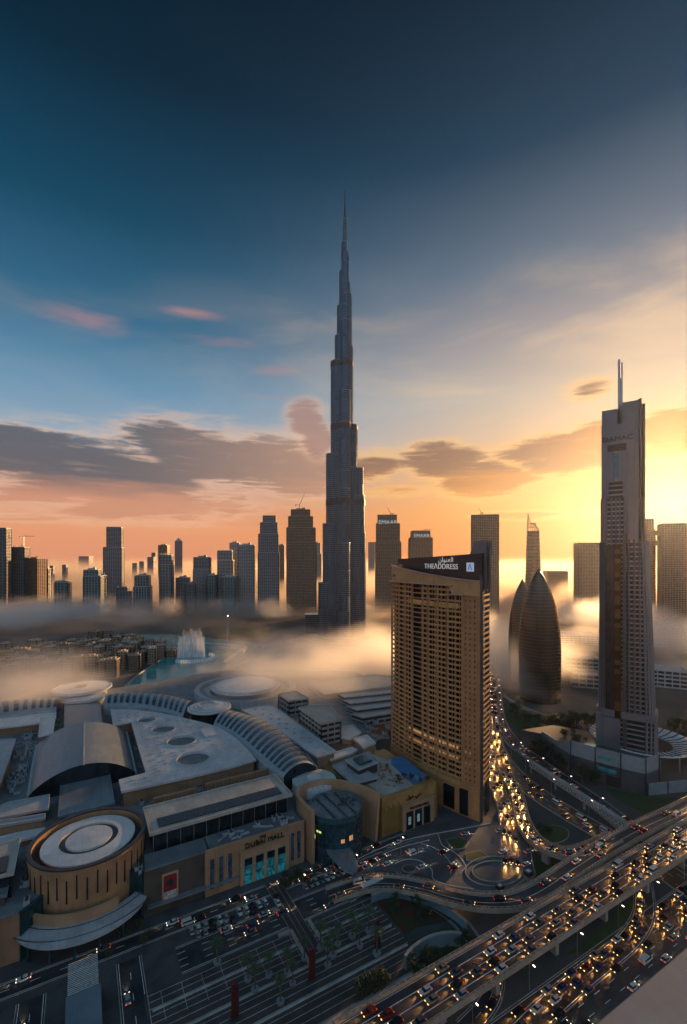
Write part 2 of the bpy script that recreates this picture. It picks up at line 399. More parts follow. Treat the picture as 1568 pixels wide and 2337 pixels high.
def road(key, pts, w, lanes, m=asphalt, z=.03, edge=paint_w, kerb=True, n=8, uvpts=None):
    c = uvpts or pxline(pts, n); mb = MB(); lane_mesh(mb, c, w, z); o = mb.build('road', m); struct(o)
    mk = MB()
    for s in (-1, 1): lane_mesh(mk, side(c, s*(w/2-.5)), .2, z+.012)
    for k in range(1, lanes): dashes(mk, c, -w/2+w*k/lanes, z=z+.012)
    struct(mk.build('lane_markings', edge))
    if kerb:
        kb = MB()
        for s in (-1, 1):
            q = side(c, s*(w/2+.2))
            for a, b in zip(q, q[1:]): kb.beam((a.x,a.y,a.z+.07), (b.x,b.y,b.z+.07), .3, .14)
        struct(kb.build('kerb', concrete))
    ROADS[key] = (c, w, lanes)
# ---------------------------------------------------------------- ground
g = MB(); g.face([(-6150,-300,0),(6150,-300,0),(6150,6150,0),(-6150,6150,0)])
struct(g.build('ground', mat('city_ground', (.085,.075,.066), .85, var=.3, scale=.012, col2=(.05,.05,.048))))
O0 = (-80.8, 188.0)
def uvp(a, b, z=0.): return uv(O0, a, b, z)
def uvrect(a0, b0, a1, b1): return [uvp(a0,b0)[:2], uvp(a1,b0)[:2], uvp(a1,b1)[:2], uvp(a0,b1)[:2]]
def sheet(name, poly, z, m):
    mb = MB(); mb.face([(p[0], p[1], z) for p in ccw(poly)]); return struct(mb.build(name, m))
# forecourt and plaza
sheet('pavement', uvrect(-160,-84,180,4), .012, paving)
plz = MB(); plz.prism(ccw(uvrect(-5,-74,88,-33.5)), 0, .14); struct(plz.build('pavement', paving2))
pl = MB(); random.seed(3)
for k in range(15):
    b = -35-k*2.65
    a = -4.
    while a < 87:
        L = random.uniform(5, 22); q = min(87, a+L)
        pl.prism(ccw(uvrect(a, b-.09, q-.3, b+.09)), .142, .20); a = q
    if k % 4 == 2: pl.prism(ccw(uvrect(-3, b-1.2, 86, b-.3)), .142, .17)
for k in range(26):
    a = -3+k*3.4
    if k % 2: pl.prism(ccw(uvrect(a-.07, -46.5, a+.07, -35.2)), .142, .19)
struct(pl.build('paving_lines', mat('pale_paving_strip', (.40,.38,.36), .5, var=.2)))
# water
lake_px = [(286,1566),(318,1538),(352,1516),(376,1500),(352,1484),(306,1472),(276,1460),(300,1449),(400,1449),(480,1458),(556,1466),(604,1476),(585,1492),(560,1510),(520,1530),(470,1548),(400,1574),(330,1590)]
wm = mat('lake_water', (.02,.22,.24), .12, var=.2, scale=.03, bump=.04, col2=(.03,.30,.31), spec=.6)
sheet('water', ppx(lake_px, 0.), .03, wm)
kb = MB(); lp = ppx(lake_px, 0.)
for a, b in zip(lp, lp[1:]+lp[:1]): kb.beam((a[0],a[1],.5), (b[0],b[1],.5), 1.6, 1.0)
struct(kb.build('kerb', concrete))
sheet('lawn', ppx([(470,1433),(540,1430),(604,1436),(618,1450),(596,1462),(540,1458),(486,1450)], 0.), .05, grass)
sheet('lawn', ppx([(545,1500),(600,1478),(680,1462),(716,1464),(640,1490),(590,1516),(556,1522)], 0.), .05, grass)
sheet('lawn', ppx([(1382,1797),(1450,1812),(1568,1824),(1560,1850),(1487,1862),(1430,1838),(1396,1816)], 0.), .05, grass)
# terraces round the great tower
BK = (2.9, 861.)
tr = MB()
for r, h in ((62,1.2),(78,1.),(96,.9),(112,1.1),(128,.8),(146,.8)):
    tr.lathe((BK[0], BK[1]), [(r,0),(r,h),(r+2.2,h),(r+2.2,0)], 60, a0=radians(190+r*.15), a1=radians(352-r*.15))
struct(tr.build('path', mat('terrace_stone', (.34,.30,.27), .6)))
sheet('path', circle(BK[0], BK[1], 158, 60), .02, mat('tower_park', (.10,.085,.075), .8, var=.35, scale=.03))
# ---------------------------------------------------------------- ground roads
road('boulevard', [(1117,1500),(1118,1570),(1119,1640),(1128,1702),(1168,1762),(1228,1812),(1303,1860),(1388,1908),(1466,1955),(1568,2022),(1660,2080)], 15, 4)
road('avenue', [(1130,1500),(1131,1570),(1138,1640),(1170,1692),(1216,1730),(1278,1774),(1350,1822),(1426,1878),(1500,1922),(1600,1978)], 12, 4)
road('slip', [(1108,1716),(1124,1768),(1148,1828),(1160,1880),(1165,1930),(1168,1990)], 9, 3)
road('front', None, 12.5, 4, uvpts=[Vector(uvp(a,-25.5,.0)) for a in range(8, 132, 6)])
road('drop', None, 7, 2, uvpts=[Vector(uvp(a,-8.,.0)) for a in range(-75, 130, 6)])
road('express', None, 26, 7, uvpts=[Vector(uvp(a,-112.,.0)) for a in range(30, 330, 10)])
road('service', None, 8, 2, uvpts=[Vector(uvp(a,-78.8,.02)) for a in range(-20, 118, 6)])
road('loop', [(1462,1995),(1470,2040),(1468,2092),(1440,2140),(1396,2180),(1340,2224),(1280,2275),(1230,2320),(1190,2360)], 7.5, 2, z=.05)
road('side', [(1128,2170),(1130,2220),(1122,2270),(1098,2310),(1060,2350)], 6.5, 2, z=.07)
road('cross_a', None, 8, 2, uvpts=[Vector(uvp(-8,b,.05)) for b in range(-88, -12, 6)])
road('cross_b', None, 8, 2, uvpts=[Vector(uvp(-38,b,.05)) for b in range(-88, -12, 6)])
sheet('lawn', ppx([(1150,1600),(1200,1625),(1290,1655),(1320,1690),(1300,1750),(1240,1715),(1190,1680),(1150,1640)], 0.), .04, grass)
sheet('path', ppx([(1290,1640),(1376,1630),(1376,1660),(1330,1668)], 0.), .045, paving)
# paved ground of the forecourt circle
sheet('pavement', ppx([(800,2010),(880,1935),(960,1905),(1090,1880),(1160,1885),(1212,1940),(1222,2000),(1148,2046),(1060,2030),(960,1995),(880,1990)], 0.), .10, mat('forecourt', (.085,.09,.10), .45, var=.25, scale=.06, stain=.3))
def island(px, h, top, nm='lawn', kerbm=concrete):
    poly = ppx(px, 0.); mb = MB(); mb.prism(offset(poly, .35), 0., h-.06, 0); struct(mb.build('kerb', kerbm))
    mb = MB(); mb.prism(poly, h-.06, h, 0); struct(mb.build(nm, top))
island([(1018,1919),(1046,1912),(1070,1922),(1062,1936),(1036,1940)], .5, grass)
island([(1064,1950),(1098,1944),(1112,1956),(1090,1966),(1066,1964)], .5, grass)
def ell(cx, cy, rx, ry, n=20): return [(cx+rx*cos(2*pi*k/n), cy+ry*sin(2*pi*k/n)) for k in range(n)]
island(ell(934,1984,15,8), .6, soil)
island(ell(1262,1905,36,20), .5, grass)
for i, (rx, ry) in enumerate(((66,34),(50,24))):
    q = [Vector(at(x, y, 0.)) for x, y in ell(1128,1990,rx,ry,36)]; q.append(q[0].copy()); mb = MB()
    for a, b in zip(q, q[1:]): mb.beam((a.x,a.y,.32), (b.x,b.y,.32), .5, .4)
    struct(mb.build('kerb', concrete))
for pts in ([(900,1972),(930,1962),(960,1966),(985,1985),(990,2008),(1030,2022),(1080,2030)], [(905,1990),(915,2005),(960,2008)], [(1000,1905),(1010,1930),(1040,1948),(1062,1975),(1050,1995)], [(960,1925),(990,1935),(1012,1950),(1030,1975),(1028,1995)], [(790,1975),(840,1950),(900,1925),(970,1908),(1050,1893),(1120,1880)], [(800,1990),(850,1962),(910,1936),(980,1918)]):
    q = pxline(pts, 6); mb = MB()
    for a, b in zip(q, q[1:]): mb.beam((a.x,a.y,.22), (b.x,b.y,.22), .35, .22)
    struct(mb.build('kerb', mat('kerb_pale', (.45,.43,.42), .6)))
# dark garden slopes beside the ramps
sheet('flowerbed', ppx([(846,2038),(880,2032),(930,2040),(990,2060),(1040,2094),(1004,2108),(950,2118),(915,2142),(880,2120),(858,2086)], 0.), .12, mat('flowerbed', (.02,.045,.014), .9, var=.4, scale=.2, bump=.3, col2=(.10,.02,.012)))
sheet('lawn', ppx([(1225,1950),(1300,1968),(1290,2005),(1235,2035),(1160,2045),(1215,2005)], 0.), .06, grass)
sheet('lawn', ppx([(940,2150),(1010,2118),(1080,2130),(1060,2170),(990,2210),(930,2240),(905,2215)], 0.), .06, grass)
sheet('lawn', ppx([(1290,2180),(1380,2110),(1448,2040),(1460,2090),(1430,2135),(1370,2165)], 0.), .06, grass)
# ---------------------------------------------------------------- towers
tg = {  # facade materials: slab, pane
 'grey':  (mat('tower_grey', (.30,.29,.29), .6, var=.1, stain=.2), glass('tower_glass_a', (.05,.065,.085), .16, .5)),
 'pale':  (mat('tower_pale', (.46,.43,.41), .6, var=.1, stain=.2), glass('tower_glass_b', (.06,.08,.10), .16, .5)),
 'brown': (mat('tower_brown', (.30,.21,.15), .6, var=.1, stain=.2), glass('tower_glass_c', (.06,.05,.045), .2, .4)),
 'dark':  (mat('tower_dark', (.17,.175,.19), .5, var=.1, stain=.2), glass('tower_glass_d', (.03,.05,.06), .12, .6)),
 'green': (mat('tower_green', (.30,.32,.33), .5, var=.1, stain=.2), glass('tower_glass_e', (.02,.07,.075), .12, .6)),
}
def box_top(mb, poly, z, h=2.5, t=.6):
    o = poly; i = offset(poly, -t)
    n = len(o); a = mb.idx([(p[0],p[1],z) for p in o]); b = mb.idx([(p[0],p[1],z+h) for p in o]); c = mb.idx([(p[0],p[1],z+h) for p in i]); d = mb.idx([(p[0],p[1],z) for p in i])
    for k in range(n):
        j = (k+1) % n; mb.quad(a[k],a[j],b[j],b[k]); mb.quad(b[k],b[j],c[j],c[k]); mb.quad(c[k],c[j],d[j],d[k])
def tower(px0, px1, py, Y, label, st='grey', depth=.9, rot=8., tiers=(), fh=3.8, piersp=7., crown='box', name='tower', ratio=.38, taper=1., cat='skyscraper', group=None, base=0., pier=True, inset=.7):
    """main body between px0..px1 topping at py; tiers: extra (px0, px1, py) shoulders lower down, all on one axis"""
    W = (px1-px0)/F*Y; r = radians(rot); view = atan2((px0+px1)/2-CX, F); rr = r
    w = W/(cos(abs(rr+view))+depth*sin(abs(rr+view))); d = w*depth
    X = ((px0+px1)/2-CX)/F*Y; slab, pane = tg[st]
    if st == 'green' and ratio == .38: ratio = .22
    root = thing(name, label, cat, (X, Y+d/2, 0), group)
    z0 = base
    stack = sorted([(a, b, c) for a, b, c in tiers], key=lambda q: -q[2])+[(px0, px1, py)]
    for k, (a, b, c) in enumerate(stack):
        Wk = (b-a)/F*Y; wk = Wk/W*w; Xk = ((a+b)/2-CX)/F*Y; dk = max(wk*depth, d*.55) if k < len(stack)-1 else d
        zt = CH+(HY-c)/F*Y; P = rect(Xk, Y+d/2, wk, dk*(1-.02*k), rr); T = rect(Xk, Y+d/2, wk*taper, dk*taper*(1-.02*k), rr) if k == len(stack)-1 and taper != 1 else None
        # every storey block runs down to the ground inside the wider one
        mb = MB(); mb.ribbed(P, base, zt, fh, ratio, inset, 0, 1, 0, T); mb.build('body', [slab, pane], root)
        if pier:
            mp = MB(); mp.piers(offset(P, .05), base, zt, piersp, .9, .8, 0, offset(T, .05) if T else None); mp.build('piers', slab, root)
        Pt = T or P
        cr = MB(); box_top(cr, Pt, zt+.02, 2.2)
        if k == len(stack)-1:
            if crown == 'box': cr.prism(rect(Xk, Y+d/2, wk*taper*.5, dk*taper*.5, rr), zt, zt+5.5); cr.prism(rect(Xk+wk*.16, Y+d/2, wk*taper*.14, dk*taper*.3, rr), zt, zt+8)
            elif crown == 'frame':
                for q in range(9):
                    u_ = -.45+.9*q/8; hh = random.uniform(2, 9)
                    for s_ in (-.45, .45):
                        cx = Xk+wk*u_*cos(rr)-dk*s_*sin(rr); cy = Y+d/2+wk*u_*sin(rr)+dk*s_*cos(rr); cr.beam((cx,cy,zt), (cx,cy,zt+hh), .9)
            elif crown == 'spike':
                q = Pt; n = len(q); hgt = wk*.55; ctr = (Xk, Y+d/2, zt+hgt)
                for i in range(n): cr.face([(q[i][0],q[i][1],zt), (q[(i+1) % n][0],q[(i+1) % n][1],zt), ctr])
                cr.beam((Xk,Y+d/2,zt+hgt*.9), (Xk,Y+d/2,zt+hgt*1.35), .7)
        cr.build('roof', slab, root)
    return root
# left skyline ---------------------------------------------------
T = tower
T(-34,12,1206,1150,'arched glass tower cut by the left edge of the skyline','dark',.6,10,crown='none')
T(10,54,1250,1200,'dark bare tower under construction with a tower crane, near the left edge','dark',.8,12,[(8,56,1284)],crown='frame',piersp=5)
T(52,95,1276,1220,'block with warm lit flank right of the crane tower','brown',.8,-14)
T(95,112,1299,1260,'small low tower at the end of the left cluster','grey',.9,0)
T(119,154,1330,1140,'small dark twin-bay tower standing alone in the fog at left','green',.8,10,[(121,150,1327)],crown='box')
T(185,222,1302,1130,'broad dark green block left of the tallest left tower','green',.9,12,[(185,229,1316)])
T(224,241,1315,1170,'narrow green slab tucked behind the broad dark green block','green',1.,5)
T(239,274,1204,1330,'tallest tower of the left skyline with unfinished ragged top','grey',.8,14,[(232,276,1250)],crown='frame',piersp=5)
T(263,300,1352,1150,'lowest stepped dark block between the taller left towers','dark',.7,10,[(262,288,1342)],crown='none')
T(303,338,1315,1140,'square shouldered green tower with bright crown band','green',.8,10,[(300,341,1340)])
T(360,391,1268,1190,'slender balconied tower with stepped top near the pointed tower','grey',.9,8,[(360,392,1290)],crown='frame')
T(358,384,1245,1900,'hazy far block peeping over the slender balconied tower','brown',.8,0,pier=False)
T(396,413,1236,2300,'pointed roofed tower standing far out in the fog','grey',1.,20,crown='spike',pier=False)
T(398,430,1320,1230,'low wide grey block right of the slender balconied tower','grey',.8,6)
T(420,444,1334,1150,'short dark tower with pale balcony stack, right of the low wide block','dark',.9,12)
T(438,478,1273,1240,'square topped dark tower with pale ledges','grey',.8,8,[(437,478,1300)])
T(469,493,1314,1200,'narrow green glass tower left of the big stepped cluster','green',.9,8)
T(493,528,1258,1230,'pale stepped tower with rooftop boxes left of the blue slab','pale',.9,8,[(493,531,1280)],crown='frame')
T(503,538,1318,1150,'dark green glass block in front of the pale stepped towers','green',.8,6)
T(522,546,1240,1300,'pale tower with flat lid rising behind the stepped pair','pale',.9,4)
T(541,580,1245,1190,'blue glass slab with white vertical ribs','pale',.7,6,crown='box',piersp=4.5)
T(598,628,1178,1180,'dark stone tower with narrow neck and two shoulders','grey',.9,7,[(592,632,1194),(588,634,1220),(587,636,1262)],crown='none',piersp=5)
T(634,650,1245,1700,'faint brown tower between the two big dark ones','brown',.9,0,pier=False)
T(662,706,1164,1180,'tallest dark tower left of the supertall, crane on its roof','brown',.9,6,[(656,712,1180),(652,718,1206),(652,720,1240)],crown='box',piersp=4.5)
T(712,732,1240,1900,'pale hazy tower directly left of the supertall','pale',.9,0,[(708,735,1265)],pier=False)
T(840,856,1238,2400,'very faint slab just right of the supertall','pale',.8,0,pier=False,crown='none')
t27 = T(862,908,1176,1230,'tapering stone tower right of the supertall with lit name at top','brown',.8,-4,[(859,914,1196),(857,917,1238)],crown='none',taper=.97,piersp=5)
t28 = T(938,986,1212,1480,'shorter tapering tower with lit name and crane, behind the hotel sign','brown',.8,-3,[(934,990,1228)],crown='none',taper=.95,piersp=5)
T(1081,1143,1176,1080,'broad golden tower rising behind the right end of the hotel','brown',.6,-16,crown='none',piersp=5,ratio=.45)
T(1248,1302,1305,1650,'faint low block behind the sail shaped pair','brown',.7,-6,crown='none',pier=False)
T(1321,1378,1240,1250,'hazy slab with many ledges left of the finned tower','brown',.7,-14,crown='none',ratio=.5)
T(1283,1376,1452,780,'low hazy podium block with rooftop plant','pale',.7,-12,crown='none',cat='building',name='building')
T(1300,1376,1504,600,'upper flat roofed office block left of the finned tower foot','grey',.8,-20,cat='building',name='building',fh=4.5,crown='none')
T(1314,1380,1542,520,'lower flat roofed office block left of the finned tower foot','grey',.8,-20,cat='building',name='building',fh=5,crown='none')
T(1500,1580,1534,520,'flat roofed office block at the right edge of the frame','pale',.8,-25,cat='building',name='building',fh=5,crown='none')
T(1482,1530,1470,760,'hazy low block behind the right edge office','pale',.8,-25,cat='building',name='building',crown='none')
# far islands of blocks
for i, (a, b, c, Y, l) in enumerate(((300,314,1286,2300,'dim stub of a block adrift in the fog'),(316,330,1282,2500,'dim pair block beside the fog stub'),(334,352,1272,2300,'dim stepped block just left of the slender tower'),(344,356,1262,2400,'dim block with higher top touching the slender tower'),(112,122,1292,2000,'tiny dark roof poking out of the far fog'),(140,152,1290,2000,'tiny dark roof alone on the fog sea'),(176,206,1270,4200,'faintest flat mass on the horizon'))):
    T(a,b,c,Y,l,'grey',.8,0,crown='none',pier=False,fh=6)
# twin towers joined by a bridge at far right
ta = T(1468,1497,1186,1010,'left tower of the bridged pair, beside the finned tower','brown',.9,-22,[(1466,1500,1210)],crown='none',piersp=5)
tb = T(1519,1575,1196,960,'right tower of the bridged pair, cut by the right edge','brown',.8,-22,crown='none',piersp=5)
sk = MB(); p = atY(1494,1215,1010); q = atY(1522,1215,975)
for zz in (p[2]-2, p[2]-24): sk.beam((p[0],p[1]+12,zz), (q[0],q[1]+12,zz), 16, 10)
tag(sk.build('sky_bridge', tg['brown'][0]), 'double deck bridge joining the two far right towers', 'bridge')
# pointed tower with open lattice crown
def lattice_tower():
    Y = 1400; X = (1217-CX)/F*Y; r0 = 39/2/F*Y
    root = thing('tower', 'slender tapering tower with open pointed lattice crown', 'skyscraper', (X, Y, 0))
    zt = CH+(HY-1212)/F*Y; P = circle(X, Y, r0, 16); Q = circle(X, Y, r0*.72, 16)
    mb = MB(); mb.ribbed(P, 0, zt, 4.2, .4, .7, 0, 1, 0, Q); mb.build('body', list(tg['brown']), root)
    cr = MB(); top = CH+(HY-1171)/F*Y
    for k in range(16):
        a = 2*pi*k/16; h = zt+(top-zt)*(.45+.55*max(0, cos(a-pi*.9)))
        cr.beam((X+r0*.7*cos(a), Y+r0*.7*sin(a), zt), (X+r0*.34*cos(a)-r0*.25, Y+r0*.34*sin(a), h), 1.3)
    for t_ in (.25, .5): cr.lathe((X-r0*.1*t_*2, Y), [(r0*(.7-.3*t_), zt+(top-zt)*t_*.8), (r0*(.7-.3*t_), zt+(top-zt)*t_*.8+1.2)], 16)
    cr.build('crown', tg['brown'][0], root)
lattice_tower()
# sail shaped pair
def sail(px0, px1, apex, base, Y, label, lean, thick=.42, m=None):
    W = (px1-px0)/F*Y; X = ((px0+px1)/2-CX)/F*Y; H = CH+(HY-apex)/F*Y
    root = thing('sail_tower', label, 'skyscraper', (X, Y, 0)); N = 40; rings = []
    d = Vector((cos(radians(-18)), sin(radians(-18)))); e = Vector((-d.y, d.x))
    mb = MB(); rb = MB()
    for k in range(N+1):
        t = k/N; half = W/2*(1-t**4.2)*(1-.08*(1-t)**2)+.25; sh = lean*W*max(0, (t-.3)/.7)**2
        ring = []
        for q in range(24):
            a = 2*pi*q/24; ca, sa = cos(a), sin(a)
            lx = half*(abs(ca)**1.15)*(1 if ca > 0 else -1)+sh; ly = half*thick*2.0*sa*(abs(sa)**.2)
            ring.append((X+d.x*lx+e.x*ly, Y+W*.4+d.y*lx+e.y*ly, t*H))
        r = mb.idx(ring)
        if rings:
            for q in range(24): mb.quad(rings[-1][q], rings[-1][(q+1) % 24], r[(q+1) % 24], r[q])
        rings.append(r)
        if k < N:
            g_ = rb.idx([(p[0]+(p[0]-X)*.006, p[1]+(p[1]-Y-W*.4)*.006, p[2]-.25) for p in ring]); g2 = rb.idx([(p[0]+(p[0]-X)*.006, p[1]+(p[1]-Y-W*.4)*.006, p[2]+.25) for p in ring])
            for q in range(24): rb.quad(g_[q], g_[(q+1) % 24], g2[(q+1) % 24], g2[q])
    mb.f.append(tuple(rings[-1])); mb.mi.append(0)
    mb.build('glass_skin', glass('sail_glass', (.075,.06,.048), .14, .55, (2.2, 3.4), .25), root, smooth=True)
    rb.build('floor_rings', mat('sail_rib', (.08,.07,.06), .5, .4), root)
    return root
sail(1200,1297,1299,1625,462,'nearer leaf shaped glass tower with pointed tip',-.03)
sail(1170,1232,1322,1560,545,'leaf shaped glass tower half hidden behind its nearer twin',.02)
# dark annex and low blocks by the tower foot
bx = MB(); bx.ribbed(rect(-63,905,26,30,radians(6)), 0, 36, 4, .4, .4); 
ra = thing('annex', 'dark box annex at the left foot of the supertall', 'building', (-63,905,0)); bx.build('body', [tg['dark'][0], tg['dark'][1]], ra)
rf = MB(); rf.prism(rect(-63,905,28,32,radians(6)), 36.1, 37); rf.build('roof', roofg, ra)
pv_ = thing('entrance_pavilion', 'low glass pavilion before the supertall', 'pavilion', (-12,800,0))
b_ = MB(); b_.ribbed(circle(-12,800,23,20,9), 0, 7, 3.5, .2, .3); b_.build('body', [steel, tealglass], pv_)
b_ = MB(); b_.prism(circle(-12,800,25,24,11), 7.02, 7.8); b_.build('roof', roofg, pv_)
# ---------------------------------------------------------------- the supertall
def supertall():
    X0, Y0 = BK
    root = thing('supertall_tower', 'immensely tall stepped silver tower with needle spire', 'skyscraper', (X0, Y0, 0))
    fin = mat('silver_fin', (.15,.19,.235), .32, .5, var=.1, scale=.02)
    gl_ = glass('silver_glass', (.055,.09,.125), .22, .7, (3.2, 26.), .14)
    band = mat('mech_band', (.10,.075,.065), .5, .4)
    def zy(y): return CH+(HY-y)*Y0/F
    def stadium(ang, reach, w, n=9, back=4.):
        """lobe from the core outwards along ang"""
        d = Vector((cos(ang), sin(ang))); e = Vector((-d.y, d.x)); pts = []
        c = Vector((X0, Y0))+d*(reach-w)
        for k in range(n+1):
            a = -pi/2+pi*k/n; p = c+d*(w*cos(a))+e*(w*sin(a)); pts.append((p.x, p.y))
        p = Vector((X0, Y0))-d*back
        pts += [(p.x+e.x*w, p.y+e.y*w), (p.x-e.x*w, p.y-e.y*w)]
        return ccw(pts)
    A, B, C = radians(172), radians(12), radians(268)      # left, right, towards the viewer
    # (wing, reach, half width, top y in the photo)
    L = [(A,51,9.5,1330),(A,42.5,10,1195),(A,36,10.5,1036),(A,27,11,825),(A,19.2,10,767),(A,15,8.5,699),(A,10.6,7.4,619),(A,6.8,5.6,553),(A,3.6,3.4,500)]
    R = [(B,40,9,1216),(B,38.4,9.5,1131),(B,36,10,1068),(B,23.8,10.5,970),(B,15,10,791),(B,12.6,8.5,673),(B,9.3,7,645),(B,6.8,5.4,578),(B,3.6,3.2,531)]
    Cc = [(C,56,10,1300),(C,48,10.5,1240),(C,40,10.6,1120),(C,33,10.8,1080),(C,26,11,970),(C,20,11,896),(C,15,10,735),(C,11,8,700),(C,8,6,600)]
    for grp in (L, R, Cc):
        for ang, reach, w, y in grp:
            z = zy(y); P = stadium(ang, reach, min(w, reach-.2) if reach > w else reach-.1)
            mb = MB(); mb.ribbed(P, 0, z-2, 3.7, .34, .45, 0, 1, 2); mb.build('wing_tier', [fin, gl_, fin], root)
            rl = MB(); q = offset(P, .1); box_top(rl, q, z-2, 2.6, .3)
            rl.build('parapet', fin, root)
            fp = MB(); Q = offset(P, .35); n = len(Q)
            for i in range(n-2): fp.beam((Q[i][0],Q[i][1],0), (Q[i][0],Q[i][1],z-1), .35, .5)
            # long straight flanks get fins as well
            for s_ in (n-3, n-1):
                a = Vector(Q[s_]); b = Vector(Q[(s_+1) % n])
                k = int((b-a).length/3.2)
                for j in range(1, k): c_ = a.lerp(b, j/k); fp.beam((c_.x,c_.y,0), (c_.x,c_.y,z-1), .3, .5)
            fp.build('fins', fin, root)
    for y0, y1 in ((826,837),(970,981),(1141,1153)):
        for ang, lst in ((A, L), (B, R), (C, Cc)):
            cand = [q for q in lst if zy(q[3]) >= zy(y0)-3]
            if not cand: continue
            q = cand[0]; P = offset(stadium(ang, q[1], min(q[2], q[1]-.2)), .75)
            mb = MB(); mb.prism(P, zy(y1), min(zy(y0), zy(q[3])-1.)); mb.build('plant_band', band, root)
    sp_ = MB(); sp_.lathe((X0-.2, Y0), [(3.4,zy(540)),(2.9,zy(510)),(2.2,zy(500)),(1.8,zy(478)),(1.2,zy(462)),(.7,zy(445)),(.35,zy(433))], 12)
    sp_.build('spire', darkclad, root, smooth=True)
supertall()
# ---------------------------------------------------------------- cranes
def crane(x, y, z, h, jib, ang, tilt, label, mt=steeld):
    root = thing('tower_crane', label, 'crane', (x, y, z)); m = MB()
    m.beam((x,y,z), (x,y,z+h), 1.6); m.build('mast', mt, root)
    d = Vector((cos(ang)*cos(tilt), sin(ang)*cos(tilt), sin(tilt))); b = Vector((x,y,z+h)); e = b+d*jib
    j = MB(); up = Vector((0,0,1.6))
    j.beam(b, e, .7); j.beam(b+up, e, .5)
    for k in range(8): j.beam(b+d*jib*k/8, b+up*(1-(k+.5)/8)+d*jib*(k+.5)/8, .3)
    j.build('jib', mt, root)
    c = MB(); f_ = b-Vector((cos(ang), sin(ang), 0))*jib*.28; c.beam(b, f_, .8); c.box((f_.x,f_.y,f_.z-2.5), (3,2,3)); c.build('counter_jib', mt, root)
def roof_crane(px, py, Y, h, jib, ang, tilt, label): x, z = xz(px, py, Y); crane(x, Y+8, z, h, jib, ang, tilt, label)
roof_crane(49,1250,1200,30,32,0,0.02,'level jib crane above the unfinished tower near the left edge')
roof_crane(683,1164,1180,14,34,radians(20),radians(66),'luffing crane on the roof of the tall dark tower')
roof_crane(892,1176,1230,6,22,radians(160),radians(62),'small luffing crane on the tapering stone tower')
roof_crane(974,1212,1480,6,24,0,0.03,'level crane on the shorter tapering tower')
roof_crane(1100,1174,1080,5,14,radians(170),radians(70),'stubby crane on the golden tower behind the hotel')
# lit names
litw = mat('lit_letter', (.35,.4,.4), .5, var=0, emit=(.75,.95,1.), estr=0.17)
x, z = xz(885, 1196, 1228); text_obj('EMAAR', 15, .3, litw, t27, (x, 1226.5, z), (1,0,0), name='sign_lettering')
x, z = xz(962, 1226, 1478); text_obj('EMAAR', 15, .3, litw, t28, (x, 1474.5, z), (1,0,0), name='sign_lettering')
